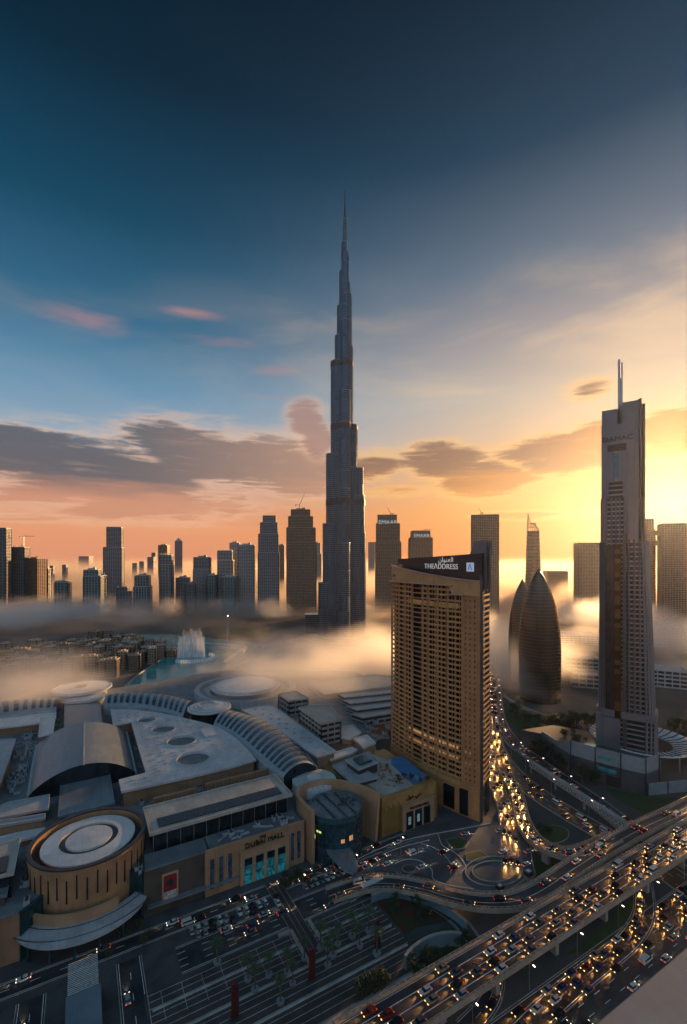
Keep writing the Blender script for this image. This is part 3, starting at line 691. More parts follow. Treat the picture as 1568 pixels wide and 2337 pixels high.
# ---------------------------------------------------------------- hotel with the curved gridded front
def hotel():
    L = Vector((34.,320.)); R = Vector((77.7,259.5)); d = (R-L).normalized(); nrm = Vector((d.y, -d.x))
    if nrm.y > 0: nrm = -nrm
    root = thing('hotel_tower', 'sand brown hotel slab with curved gridded front and dark sign crown', 'hotel', (60, 292, 0))
    def fp(t, o=0., z=0.):
        p = L.lerp(R, t)+nrm*(5.*4*t*(1-t)+o); return (p.x, p.y, z)
    R2 = Vector((85.4, 271.6)); L2 = Vector((50., 331.))
    def outline(o, t1=1., n=26): return ccw([fp(t1*k/n, o) for k in range(n+1)]+[tuple(R2), tuple(L2)])
    hs = mat('hotel_stone', (.45,.21,.085), .7, var=.14, scale=.12, stain=.3)
    hs2 = mat('hotel_stone_pale', (.55,.285,.12), .65, var=.14, scale=.1, stain=.35)
    hg = glass('hotel_glass', (.035,.035,.035), .14, .45, (2.4, 3.13), .6, .035)
    core = MB(); core.prism(outline(-2.2), 0, 132.5); core.build('core', hg, root)
    z0, z1a, z1b, fh = 20., 132.6, 127.3, 3.13; TS, TP = .745, .855
    sl_ = MB(); N = 26; z = z0; fl = 0
    while z < z1a-.5:
        tmax = TS if z > z1b-1 else TP
        ts = [k/48*TP for k in range(49) if k/48*TP <= tmax+.01]
        for a, b in zip(ts, ts[1:]):
            m_ = (a+b)/2; wide = .34 < m_ < .44
            h = .45 if wide else 1.15
            P = fp(a,-.2); Q = fp(b,-.2); bulge = 0.
            bulge = .55*abs(sin(m_/TP*13*pi)) if not wide else 0.
            P = fp(a, bulge+.05); Q = fp(b, bulge+.05)
            sl_.beam((P[0],P[1],z+h/2), (Q[0],Q[1],z+h/2), .35, h)
            P = fp(a,-1.2); Q = fp(b,-1.2); sl_.beam((P[0],P[1],z+.12), (Q[0],Q[1],z+.12), 2.0, .24)
        z += fh; fl += 1
    sl_.build('balcony_fronts', hs2, root)
    pr = MB(); k = 0
    for i in range(27):
        t = i/26*TP
        if i % 2 and i not in (7,13,19): 
            if not .35 < t < .43:
                p = fp(t, -.75); pr.beam((p[0],p[1],z0-1), (p[0],p[1],z1a if t <= TS else z1b), .32, .5)
            continue
        if .35 < t < .43: continue
        zt = z1a if t <= TS else z1b; big = i in (0,4,7,10,13,14,16,19,22,26)
        p = fp(t, .15 if big else -.45); q = (p[0], p[1], zt); w = 1.25 if big else .8
        pr.beam((p[0],p[1],z0-1), q, w, 1.15 if big else .8)
    pr.build('piers', hs, root)
    # parapet band above the grid
    def ztop(t): return 135.7+8.*(1-t)**1.25
    pa = MB(); prev = None
    for k in range(31):
        t = k/30; lo = z1a if t <= TS else (z1b if t <= TP+.02 else z1b)
        a = fp(t,.5); b = fp(t,-1.8); r = pa.idx([(a[0],a[1],lo),(a[0],a[1],ztop(t)),(b[0],b[1],ztop(t)),(b[0],b[1],lo)])
        if prev:
            for q in range(4): pa.quad(prev[q], prev[(q+1) % 4], r[(q+1) % 4], r[q])
        prev = r
    pa.build('parapet', hs2, root)
    for t0, t1, zz in ((-.01,TS+.03,z1a+.2),(TS-.02,TP+.02,z1b+.3)):
        lg = MB()
        for k in range(12):
            a = fp(t0+(t1-t0)*k/12,1.3); b = fp(t0+(t1-t0)*(k+1)/12,1.3); lg.beam((a[0],a[1],zz),(b[0],b[1],zz),1.8,.5)
        lg.build('ledge', steel, root)
    lg = MB()
    for k in range(30):
        a = fp(k/30,.7,ztop(k/30)+.3); b = fp((k+1)/30,.7,ztop((k+1)/30)+.3); lg.beam(a,b,1.2,.6)
    lg.build('ledge', steel, root)
    # plain end panel with small windows
    ep = MB(); cols = [TP, .877, .887, .912, .922, .95, .96, 1.0]
    z = z0-1.; 
    while z < z1b+6:
        rows = ((z, z+1.3), (z+1.3, min(z+2.6, z1b+6)), (z+2.6, z+fh))
        for ri, (za, zb) in enumerate(rows):
            for ci in range(7):
                win = ri == 1 and ci in (1,3,5) and z < z1b+2
                o = .12 if not win else -.35
                a = fp(cols[ci], o); b = fp(cols[ci+1], o); ep.face([(a[0],a[1],za),(b[0],b[1],za),(b[0],b[1],zb),(a[0],a[1],zb)], 1 if win else 0)
                if win:
                    A = fp(cols[ci],.12); B = fp(cols[ci+1],.12)
                    for p_, q_ in ((a,A),(b,B)): ep.face([(p_[0],p_[1],za),(q_[0],q_[1],za),(q_[0],q_[1],zb),(p_[0],p_[1],zb)], 0)
                    for zz in (za, zb): ep.face([(a[0],a[1],zz),(b[0],b[1],zz),(B[0],B[1],zz),(A[0],A[1],zz)], 0)
        z += fh
    ep.build('end_panel', [hs, hg], root)
    # podium storeys with tall shop windows
    po = MB(); pts = [fp(k/20,.6) for k in range(21)]
    for a, b in zip(pts, pts[1:]): po.beam((a[0],a[1],9.5), (b[0],b[1],9.5), 1.6, 19)
    po.build('podium_wall', hs, root)
    for t0, t1, za, zb in ((.70,.80,1.5,14.5),(.845,.915,.8,15.5),(.50,.62,1.5,14.)):
        a, b = fp(t0,1.55), fp(t1,1.55); w = MB(); w.beam((a[0],a[1],(za+zb)/2),(b[0],b[1],(za+zb)/2),.5,zb-za); wo = w.build('shop_window', darkglass, root)
    re_ = MB()
    for k in range(34):
        t = .42+.43*k/34; a = fp(t,1.5); re_.box((a[0],a[1],16.6), (.9,.5,2.6), ax=tuple(d))
        if k % 2: re_.box((a[0],a[1],19.6), (1.4,.6,.5), ax=tuple(d))
    for k in range(8): a = fp(.94,1.5); re_.box((a[0],a[1],3.5+k*2.0), (2.6,.4,.8), ax=tuple(d))
    re_.build('relief', hs2, root)
    # narrow flank with balconies
    fl_ = MB(); e = (R2-R).normalized(); f = Vector((e.y, -e.x))
    for k in range(36):
        z = 21+k*fh; a = R+f*.7+e*1.2; b = R2+f*.7-e*1.0; fl_.beam((a.x,a.y,z),(b.x,b.y,z),1.6,.35); fl_.beam((a.x+f.x*.8,a.y+f.y*.8,z+.6),(b.x+f.x*.8,b.y+f.y*.8,z+.6),.15,.9)
    fl_.build('flank_balconies', hs2, root)
    fw = MB()
    for p, zt in ((R+e*.5, 139), (R2-e*.4, 138)): fw.beam((p.x+f.x*.3,p.y+f.y*.3,0),(p.x+f.x*.3,p.y+f.y*.3,zt),1.5)
    p = R.lerp(R2,.5); fw.beam((p.x+f.x*.1,p.y+f.y*.1,10),(p.x+f.x*.1,p.y+f.y*.1,10.1),1.5)
    fw.build('flank_piers', steeld, root)
    # dark crown carrying the name
    ck = mat('crown_dark', (.035,.032,.034), .42, .3, var=.15, scale=.2)
    cr = MB(); A = fp(.035,-3.4); B = fp(.995,-1.9); A = Vector(A[:2]); B = Vector(B[:2]); dd = (B-A).normalized(); nn = Vector((dd.y,-dd.x)); nn = nn if nn.y < 0 else -nn
    Pl = [tuple(A), tuple(B), tuple(B-nn*6), tuple(A-nn*6)]; zt = [148.2,151.8,151.8,148.2]
    if area(Pl) < 0: Pl = Pl[::-1]; zt = zt[::-1]
    cr.prism(Pl, 131, zt); cr.build('crown_wall', ck, root)
    tb = MB(); q0 = A.lerp(B,.845)-nn*2; q1 = B+dd*.2-nn*2; t0 = A.lerp(B,.9)-nn*2.5
    lo = tb.idx([(q0.x,q0.y,150),(q1.x,q1.y,150),(q1.x-nn.x*7,q1.y-nn.y*7,150),(q0.x-nn.x*7,q0.y-nn.y*7,150)])
    hi = tb.idx([(t0.x,t0.y,159),(q1.x,q1.y,159.3),(q1.x-nn.x*7,q1.y-nn.y*7,159.3),(t0.x-nn.x*7,t0.y-nn.y*7,159)])
    for k in range(4): tb.quad(lo[k], lo[(k+1) % 4], hi[(k+1) % 4], hi[k])
    tb.f.append(tuple(hi)); tb.mi.append(0); tb.build('lift_house', mat('crown_grey', (.16,.16,.17), .5, .2), root)
    rb = MB(); p = B+dd*1.1-nn*1.5; rb.beam((p.x,p.y,130),(p.x,p.y,152),1.4); p = B+dd*1.1-nn*5; rb.beam((p.x,p.y,130),(p.x,p.y,158),1.2); rb.build('crown_post', steeld, root)
    p = A.lerp(B,.56)+nn*.15
    lw = mat('sign_white', (.35,.33,.33), .5, var=0, emit=(1,.95,.95), estr=0.14)
    text_obj('THE\u039BDDRESS', 4.5, .12, lw, root, (p.x,p.y,142.3), (dd.x,dd.y,0), name='sign_lettering')
    p2 = A.lerp(B,.62)+nn*.15
    text_obj('\uFEE5\uFE8D\uFEEE\uFEE8\uFECC\uFEDF\uFE8D', 4.2, .12, lw, root, (p2.x,p2.y,146.6), (dd.x,dd.y,0), name='sign_lettering')
    c = A.lerp(B,.885)+nn*.25; sq = MB(); sq.beam((c.x-dd.x*2.6,c.y-dd.y*2.6,143.8),(c.x+dd.x*2.6,c.y+dd.y*2.6,143.8),.4,5.2)
    sg = sq.build('sign_square', mat('sign_blue', (.5,.6,.75), .5, var=0, emit=(.55,.68,.95), estr=0.14), root)
    text_obj('\u039B', 4.6, .05, steeld, root, (c.x+nn.x*.3,c.y+nn.y*.3,142.2), (dd.x,dd.y,0), name='sign_lettering')
    a = fp(.07,.62); text_obj('\uFEE5\uFE8D\uFEEE\uFEE8\uFECC\uFEDF\uFE8D', 2.6, .1, steeld, root, (a[0],a[1],136.6), (d.x,d.y,0), name='sign_lettering')
hotel()
# ---------------------------------------------------------------- finned tower at right
def finned():
    C = Vector((205., 338.)); r = radians(-37); ex = Vector((cos(r), sin(r))); ey = Vector((-ex.y, ex.x))
    root = thing('finned_tower', 'grey finned tower with twin masts beside the sun glow', 'skyscraper', (C.x, C.y, 0))
    def lp(x, y): p = C+ex*(x*.86)+ey*(y*.86); return (p.x, p.y)
    def R4(x0, x1, y0, y1): return [lp(x0,y0), lp(x1,y0), lp(x1,y1), lp(x0,y1)]
    pan = mat('panel_grey', (.19,.20,.22), .45, .35, var=.08, scale=.05, stain=.15)
    pan2 = mat('panel_grey_deep', (.08,.085,.095), .45, .3, var=.1, scale=.05)
    slab = mat('ledge_grey', (.27,.25,.25), .55, var=.1)
    gl_ = glass('finned_glass', (.045,.045,.05), .15, .5, (1.6, 3.3), .4)
    warm = glass('bronze_glass', (.10,.06,.03), .2, .6, (1.6, 3.3), .5)
    def part(name, m, f): mb = MB(); f(mb); return mb.build(name, m, root)
    part('top_slab', pan, lambda b: (b.prism(R4(-13.4,-1.7,-9,9), 0, 257.5), b.prism(R4(1.6,13.3,-8.8,9.2), 0, 261.3), b.prism(R4(-1.8,1.7,-8,8), 0, 246)))
    part('side_fin', pan2, lambda b: (b.beam(lp(13.9,-8)+(160.,), lp(13.9,-8)+(262.,), 1.1, 3.), b.beam(lp(14.9,6)+(100.,), lp(14.9,6)+(261.,), 1.5, 4.)))
    part('sign_panel', pan, lambda b: b.prism(R4(-13.6,10.6,-9.9,-9.05), 193, 246))
    part('recess', gl_, lambda b: b.prism(R4(-9.,4.6,-10.15,-9.95), 226.5, 231.5))
    part('inner_panel', pan, lambda b: (b.prism(R4(-9.4,-4.6,-11.2,-9.95), 197, 226), b.prism(R4(-.6,5.2,-11.2,-9.95), 197, 226)))
    part('slot_glass', mat('slot_blue', (.10,.22,.27), .2, .5, var=.3, scale=.3), lambda b: b.prism(R4(-4.55,-.65,-10.6,-9.97), 206, 225))
    part('centre_stack', [slab, gl_], lambda b: (b.ribbed(R4(-8.2,2.6,-12.6,-9.), 0, 204, 3.3, .3, .3), b.ribbed(R4(-9.2,3.6,-13.6,-9.), 0, 192, 3.3, .3, .3)))
    part('stack_ribs', pan, lambda b: [b.beam(lp(x,-13.8)+(157.,), lp(x,-13.8)+(192.5,), .7, .8) for x in (-9.2,-5.6,-2.4,.4,3.6)])
    part('mid_tier', [slab, gl_], lambda b: b.ribbed(R4(-13.8,16.,-8.,10.), 0, 192.6, 3.3, .32, .9))
    part('mid_piers', pan, lambda b: b.piers(R4(-13.8,16.,-8.2,10.), 0, 192.6, 4.6, .8, 1.))
    # rounded lower shaft
    def shaft(x0, x1, y0, y1, rad=5., n=6):
        pts = []
        for cx, cy, a0 in ((x1-rad,y0+rad,-90),(x1-rad,y1-rad,0),(x0+rad,y1-rad,90),(x0+rad,y0+rad,180)):
            for k in range(n+1): a = radians(a0+90*k/n); pts.append(lp(cx+rad*cos(a), cy+rad*sin(a)))
        return ccw(pts)
    P1 = shaft(-14.2,19.2,-11.5,12,3.); P0 = shaft(-15.2,23.5,-13.5,13,4.5)
    part('lower_tier', [slab, gl_], lambda b: b.ribbed(P0, 38, 159.6, 3.35, .28, 1.1, 0, 1, 0, P1))
    def fins(b):
        n = len(P0)
        for i in range(n):
            if i % 2 == 0: b.beam(P0[i]+(38.,), P1[i]+(161.,), 1.2, 1.0)
        for x in (-13,-11.2,6.6,10.4,14.2): 
            b.beam(lp(x*1.05,-13.9)+(38.,), lp(x,-11.9)+(162.,), 1.3 if x < 0 else .7, 1.2)
    part('lower_fins', pan, fins)
    part('blade_wall', pan2, lambda b: (b.prism(R4(-14.6,-10.,-14.5,-11.), 30, 160), b.prism(R4(2.6,5.4,-15.2,-11.), 0, 166)))
    part('groove_glass', gl_, lambda b: b.prism(R4(-9.8,-3.2,-15.4,-11.), 34, 158))
    part('groove_bronze', warm, lambda b: b.prism(R4(-3.1,1.4,-16.0,-11.), 34, 158.6))
    P2 = offset(P0, 1.4)
    part('base_tier', [slab, gl_], lambda b: b.ribbed(P2, 0, 37.8, 3.4, .25, .8))
    part('base_band', pan, lambda b: b.prism(offset(P2,.5), 34.5, 39.5))
    def bf(b):
        n = len(P2)
        for i in range(0, n, 2): b.beam(P2[i]+(0.,), P2[i]+(36.,), 1.1, 1.2)
    part('base_fins', pan, bf)
    part('base_blade', pan, lambda b: (b.prism(R4(-16.6,-12.,-19,-12), 0, 36), b.prism(R4(-11.9,1.,-18.2,-13), 0, 34.2)))
    m1 = lp(-1.4,-2); m2 = lp(.5,-2)
    part('mast', steel, lambda b: (b.beam(m1+(235.,), m1+(295.,), 1.1), b.beam(m2+(235.,), m2+(292.5,), 1.0), b.beam(lp(-.5,-2)+(240.,), lp(-.5,-2)+(281.,), 2.9, 1.2)))
    p = lp(-1.6,-10.3); text_obj('DAMAC', 5., .2, mat('letter_black', (.012,.012,.012), .5, var=0), root, p+(234.,), (ex.x,ex.y,0), name='sign_lettering', sx=1.05)
    # saucer canopy round the foot
    cn = thing('saucer_canopy', 'round ribbed saucer canopy spreading from the finned tower foot', 'canopy', (224, 345, 0))
    b = MB(); b.lathe((224,345), [(20,11.),(27,11.6),(33,13.6),(34,13.6),(34,12.8),(27,10.6),(20,10.)], 60); b.build('shell', roofw, cn, smooth=True)
    b = MB()
    for k in range(36):
        a = 2*pi*k/36; c_, s_ = cos(a), sin(a); b.beam((224+20*c_,345+20*s_,11.35),(224+27*c_,345+27*s_,11.95),.5); b.beam((224+27*c_,345+27*s_,11.95),(224+33.6*c_,345+33.6*s_,14.),.5)
    b.build('ribs', darkglass, cn)
    b = MB()
    for k in range(10):
        a = 2*pi*k/10; b.beam((224+29*cos(a),345+29*sin(a),0),(224+29*cos(a),345+29*sin(a),11.2),.6)
    b.build('columns', steel, cn)
finned()
def podium():
    pts = [at(1236,1668,15)[:2], at(1270,1690,17)[:2], (157,317), (168,306), (179,296), (190,288), (204,296), (214,308), (216,345), (170,372), (140,362)]
    poly = ccw(pts); r = thing('podium', 'curved grey podium wall with teal panels under the finned tower', 'building', (180,330,0))
    wallm = mat('hoarding_blue', (.26,.32,.36), .5, .15, var=.15, scale=.08, stain=.3)
    b = MB(); b.prism(poly, 0, 13.); b.build('deck', paving, r)
    b = MB(); q = pts[:7]
    prev = None
    hts = [15,17,22.5,22.5,22.6,22.6,22.]
    for (a, c, h, h2) in zip(q, q[1:], hts, hts[1:]):
        A = Vector(a); B = Vector(c); n_ = (B-A).normalized(); n_ = Vector((n_.y,-n_.x))*.25
        if n_.y > 0: n_ = -n_
        b.face([(A.x,A.y,0),(B.x,B.y,0),(B.x,B.y,h2),(A.x,A.y,h)]); b.face([(A.x-n_.x*3,A.y-n_.y*3,0),(B.x-n_.x*3,B.y-n_.y*3,0),(B.x-n_.x*3,B.y-n_.y*3,h2),(A.x-n_.x*3,A.y-n_.y*3,h)])
        b.face([(A.x,A.y,h),(B.x,B.y,h2),(B.x-n_.x*3,B.y-n_.y*3,h2),(A.x-n_.x*3,A.y-n_.y*3,h)])
    b.build('wall', wallm, r)
    pm = MB()
    for k in range(2, 7): pm.beam((q[k][0],q[k][1]-.35,0),(q[k][0],q[k][1]-.35,hts[k]+.4),.55)
    pm.build('posts', steeld, r)
    tl = mat('teal_mark', (.06,.32,.34), .5, var=.3, scale=.4)
    b = MB(); A = Vector(q[3]); B = Vector(q[4]); n_ = Vector(((B-A).y,-(B-A).x)).normalized(); n_ = n_ if n_.y < 0 else -n_
    for zz, w_ in ((16.6,.8),(9.5,.9)):
        a = A.lerp(B,.12)+n_*.2; c = A.lerp(B,.12+.8*w_)+n_*.2; b.beam((a.x,a.y,zz),(c.x,c.y,zz),.12,2.6)
    b.build('teal_panel', tl, r)
    b = MB(); A = Vector(q[4]); B = Vector(q[5]); 
    a = A.lerp(B,.0)+n_*.2; c = Vector(q[4]).lerp(Vector(q[3]),.55)+n_*.2; b.beam((a.x,a.y,3.2),(c.x,c.y,3.2),.3,6.2); b.build('garage_door', darkclad, r)
    b = MB(); b.prism(ccw([at(1334,1696,13)[:2],at(1362,1700,13)[:2],at(1356,1708,13)[:2],at(1332,1704,13)[:2]]), 13.05, 13.3); b.build('pool', mat('pool_water', (.03,.35,.38), .1, var=.15, emit=(.03,.4,.42), estr=0.038), r)
    w2 = thing('boundary_wall', 'long low pale boundary wall right of the podium', 'wall', (204,292,0))
    A = Vector((191.,287.5)); B = Vector((262.,300.)); b = MB(); b.beam((A.x,A.y,3.6),(B.x,B.y,3.6),.6,7.2); b.build('wall', wallm, w2)
    b = MB()
    for k in range(6): c = A.lerp(B,k/5); b.beam((c.x,c.y-.4,0),(c.x,c.y-.4,7.5),.5)
    b.build('posts', steeld, w2)
podium()
# ---------------------------------------------------------------- the mall
def plate(name, label, px, z, zb=17.9, roof=roofg, wall=stone2, over=.9, th=.7, rim=.5, cat='building', extra=None, poly=None):
    P = ccw(poly) if poly else ppx(px, z); c = [sum(p[i] for p in P)/len(P) for i in (0,1)]
    r = thing(name, label, cat, (c[0], c[1], 0))
    b = MB(); b.prism(offset(P, -over), zb, z-th-.02); b.build('wall', wall, r)
    b = MB(); b.prism(P, z-th, z, bottom=True); box_top(b, offset(P,.05), z+.01, rim, .45); b.build('roof', roof, r)
    if extra: extra(r, P, z)
    return r
def panel_px(b, px, z, h=.25, mi=0): b.prism(ppx(px, z), z-h, z+.03, mi)
# shared podium of the mall
base = ccw([uvp(a,b)[:2] for a, b in ((-150,4),(-43,4),(-35,12),(-8,12),(-1,4),(112,4),(114,40),(150,52),(178,110),(250,130),(250,250),(120,330),(0,310),(-90,300),(-170,200))])
r = thing('mall_podium', 'grey lower roofs and brown walls tying the mall together', 'building', (base[0][0], base[0][1], 0))
b = MB(); b.prism(base, 0, 17.2); b.build('wall', stone2, r)
b = MB(); b.prism(offset(base,-.4), 17.25, 17.6); b.build('roof', roofd, r)
# ---- front wing
FO = lambda a, b_, z=0.: uvp(a, b_, z)
fr = thing('mall_front_wing', 'long front wing with the black mall name over four lit doors', 'building', FO(36,8,0))
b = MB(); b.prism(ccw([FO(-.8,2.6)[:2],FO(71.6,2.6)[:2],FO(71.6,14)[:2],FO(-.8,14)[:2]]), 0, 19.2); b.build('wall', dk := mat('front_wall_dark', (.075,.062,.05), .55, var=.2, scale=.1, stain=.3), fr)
b = MB(); b.prism(ccw([FO(24,1.6)[:2],FO(71.8,1.6)[:2],FO(71.8,2.65)[:2],FO(24,2.65)[:2]]), 0, 20.2)
for k in range(46):
    a = 24.6+k*1.02
    if a > 40.5 and a < 63: 
        b.box(FO(a,1.5,17.8), (.5,.35,2.4), ax=tuple(U)); continue
    b.box(FO(a,1.5,0), (.5,.35,20.1), ax=tuple(U))
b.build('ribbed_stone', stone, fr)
b = MB()
for a in (27,31,35,65.5,68.8): b.box(FO(a,1.28,3), (1.6,.25,13), ax=tuple(U))
b.build('blue_strip', mat('strip_blue', (.05,.10,.16), .3, .3, var=.3, scale=.3), fr)
b = MB(); b.prism(ccw([FO(39.5,.4)[:2],FO(63.4,.4)[:2],FO(63.4,1.7)[:2],FO(39.5,1.7)[:2]]), 0, 15.2); b.box(FO(51.4,1.0,15.2), (24.6,2.2,.5), ax=tuple(U)); b.build('portal', stone, fr)
lw_ = mat('door_glow', (.02,.10,.13), .15, .3, var=.5, scale=.35, emit=(.03,.42,.55), estr=0.09)
t_ = NT(lw_.node_tree); b_ = t_.n['Principled BSDF']; tc_ = t_.new('ShaderNodeTexCoord').outputs['Object']
nn_ = t_.noise(t_.new('ShaderNodeMapping', {0: tc_, 'Scale': (.6,.6,.35)}).outputs[0], 1.3, 4., .6, .4)
zz_ = t_.new('ShaderNodeSeparateXYZ', {0: tc_}).outputs[2]
t_.put(b_.inputs['Emission Color'], t_.mix(t_.m('MULTIPLY', t_.mr(nn_, .38, .62), t_.mr(zz_, 11., 2., .35, 1.)), (.004,.05,.07,1), (.04,.5,.62,1)))  # reflections and a darker top painted into the glow of the doors
for k in range(4):
    a = 43.1+k*5.45; b = MB(); b.box(FO(a,.32,.3), (3.7,.3,11.6), ax=tuple(U)); d_ = b.build('door', lw_, fr)
    f = MB(); f.box(FO(a,.2,4.4), (3.8,.3,.2), ax=tuple(U)); f.build('door_bar', darkglass, d_); f = MB(); f.box(FO(a,.18,8.7), (3.6,.3,3.), 0, ax=tuple(U)); f.build('door_head', darkglass, d_)
tx = mat('letter_black', (.012,.012,.012), .5, var=0)
text_obj('THE', 1.7, .2, tx, fr, FO(50.4,1.15,18.55), (U[0],U[1],0), name='sign_lettering')
text_obj('DUBAI MALL', 3.2, .25, tx, fr, FO(51.4,1.15,15.95), (U[0],U[1],0), name='sign_lettering', sx=1.02)
# poster
b = MB(); b.box(FO(9.5,2.35,4.2), (6.6,.4,11.5), ax=tuple(U)); po_ = b.build('poster_frame', stone, fr)
b = MB(); b.box(FO(9.5,2.1,8.2), (5.2,.3,6.6), ax=tuple(U)); b.build('poster_red', mat('poster_red', (.22,.02,.02), .5, var=.3, scale=.6), po_)
b = MB(); b.box(FO(9.5,2.1,5.), (5.2,.3,3.1), ax=tuple(U)); b.build('poster_white', mat('poster_white', (.40,.36,.34), .5, var=.4, scale=1.), po_)
b = MB(); b.lathe((0,0), [(0,0),(1.3,0),(1.3,.1),(0,.1)], 20)
c_ = Vector(FO(9.5,1.92,11.6)); e_ = Vector((U[0],U[1],0)); n_ = Vector((U[1],-U[0],0))
b.v = [tuple(c_+e_*x+Vector((0,0,1))*y+n_*z) for x, y, z in b.v]; b.build('poster_ring', tealglass, po_)
b = MB(); b.prism(ccw([FO(.5,.2)[:2],FO(38.6,-.4)[:2],FO(38.6,2.6)[:2],FO(.5,2.6)[:2]]), 4.4, 5.0, bottom=True); b.build('canopy', seam_roof, fr)
b = MB(); b.prism(ccw([FO(-.4,2.2)[:2],FO(25,2.2)[:2],FO(26,13)[:2],FO(.5,13)[:2]]), 19.25, 19.9, bottom=True); b.build('sheet_roof', seam_roof, fr)
b = MB(); b.prism(ccw([FO(26.4,3)[:2],FO(71.2,3)[:2],FO(71.2,14)[:2],FO(26.4,14)[:2]]), 19.22, 19.5); b.build('flat_roof', roofd, fr)
# upper hall with glazed front and long roof
up = thing('mall_upper_hall', 'long flat roofed upper hall with dark glazed front and skylight strip', 'building', FO(34,26,0))
b = MB(); b.prism(ccw([FO(4.5,15.5)[:2],FO(68.5,15.5)[:2],FO(68.5,36)[:2],FO(4.5,36)[:2]]), 17., 27.2); b.build('glass_wall', glass('hall_glass', (.03,.04,.045), .12, .5, (1.4, 3.)), up)
b = MB()
for k in range(12): b.box(FO(4.5+k*5.82,15.2,17), (.25,.3,10.2), ax=tuple(U))
b.build('mullions', steel, up)
b = MB(); Pp = ccw([FO(2.6,12.8)[:2],FO(70.4,12.8)[:2],FO(70.4,37.2)[:2],FO(2.6,37.2)[:2]]); b.prism(Pp, 27.3, 28.3, bottom=True); box_top(b, offset(Pp,.05), 28.31, .5, .5); b.build('roof', roofb, up)
b = MB(); b.prism(ccw([FO(7,16)[:2],FO(66,16)[:2],FO(66,23.5)[:2],FO(7,23.5)[:2]]), 28.2, 28.75)
b.build('skylight', mat('skylight_dark', (.05,.065,.08), .3, .4, var=.2, scale=.5), up)
b = MB()
for k in range(60): b.box(FO(7.3+k*.99,19.7,28.76), (.16,7.3,.12), ax=tuple(U))
b.build('skylight_bars', steeld, up)
# brown set-back walls and white ledges behind
for a0, a1, b0, b1, z, l in ((9,31,50,52,25,'brown set-back wall, left piece, behind the upper hall'),(36,76,52,54,25,'brown set-back wall, right piece, behind the upper hall')):
    r = thing('setback_wall', l, 'wall', FO((a0+a1)/2,b0,17)); b = MB(); b.prism(ccw(uvrect(a0,b0,a1,b1)), 17.5, z)
    b.build('wall', stone2, r); b = MB()
    for k in range(int((a1-a0)/2.2)): b.box(FO(a0+1+k*2.2,b0-.15,17.6), (.25,.25,z-18), ax=tuple(U))
    b.build('ribs', stone, r)
for i, (a0,a1,b0,b1,z,l) in enumerate(((8,34,42,48,21.5,'white ledge roof in front of the left brown wall'),(38,52,43,49,22.5,'raised white ledge box in the middle behind the upper hall'),(54,70,42,48,21.5,'white ledge roof near the arcade end'))):
    plate('roof_ledge', l, None, z, 17.5, roofw, stone2, poly=uvrect(a0,b0,a1,b1), cat='roof')
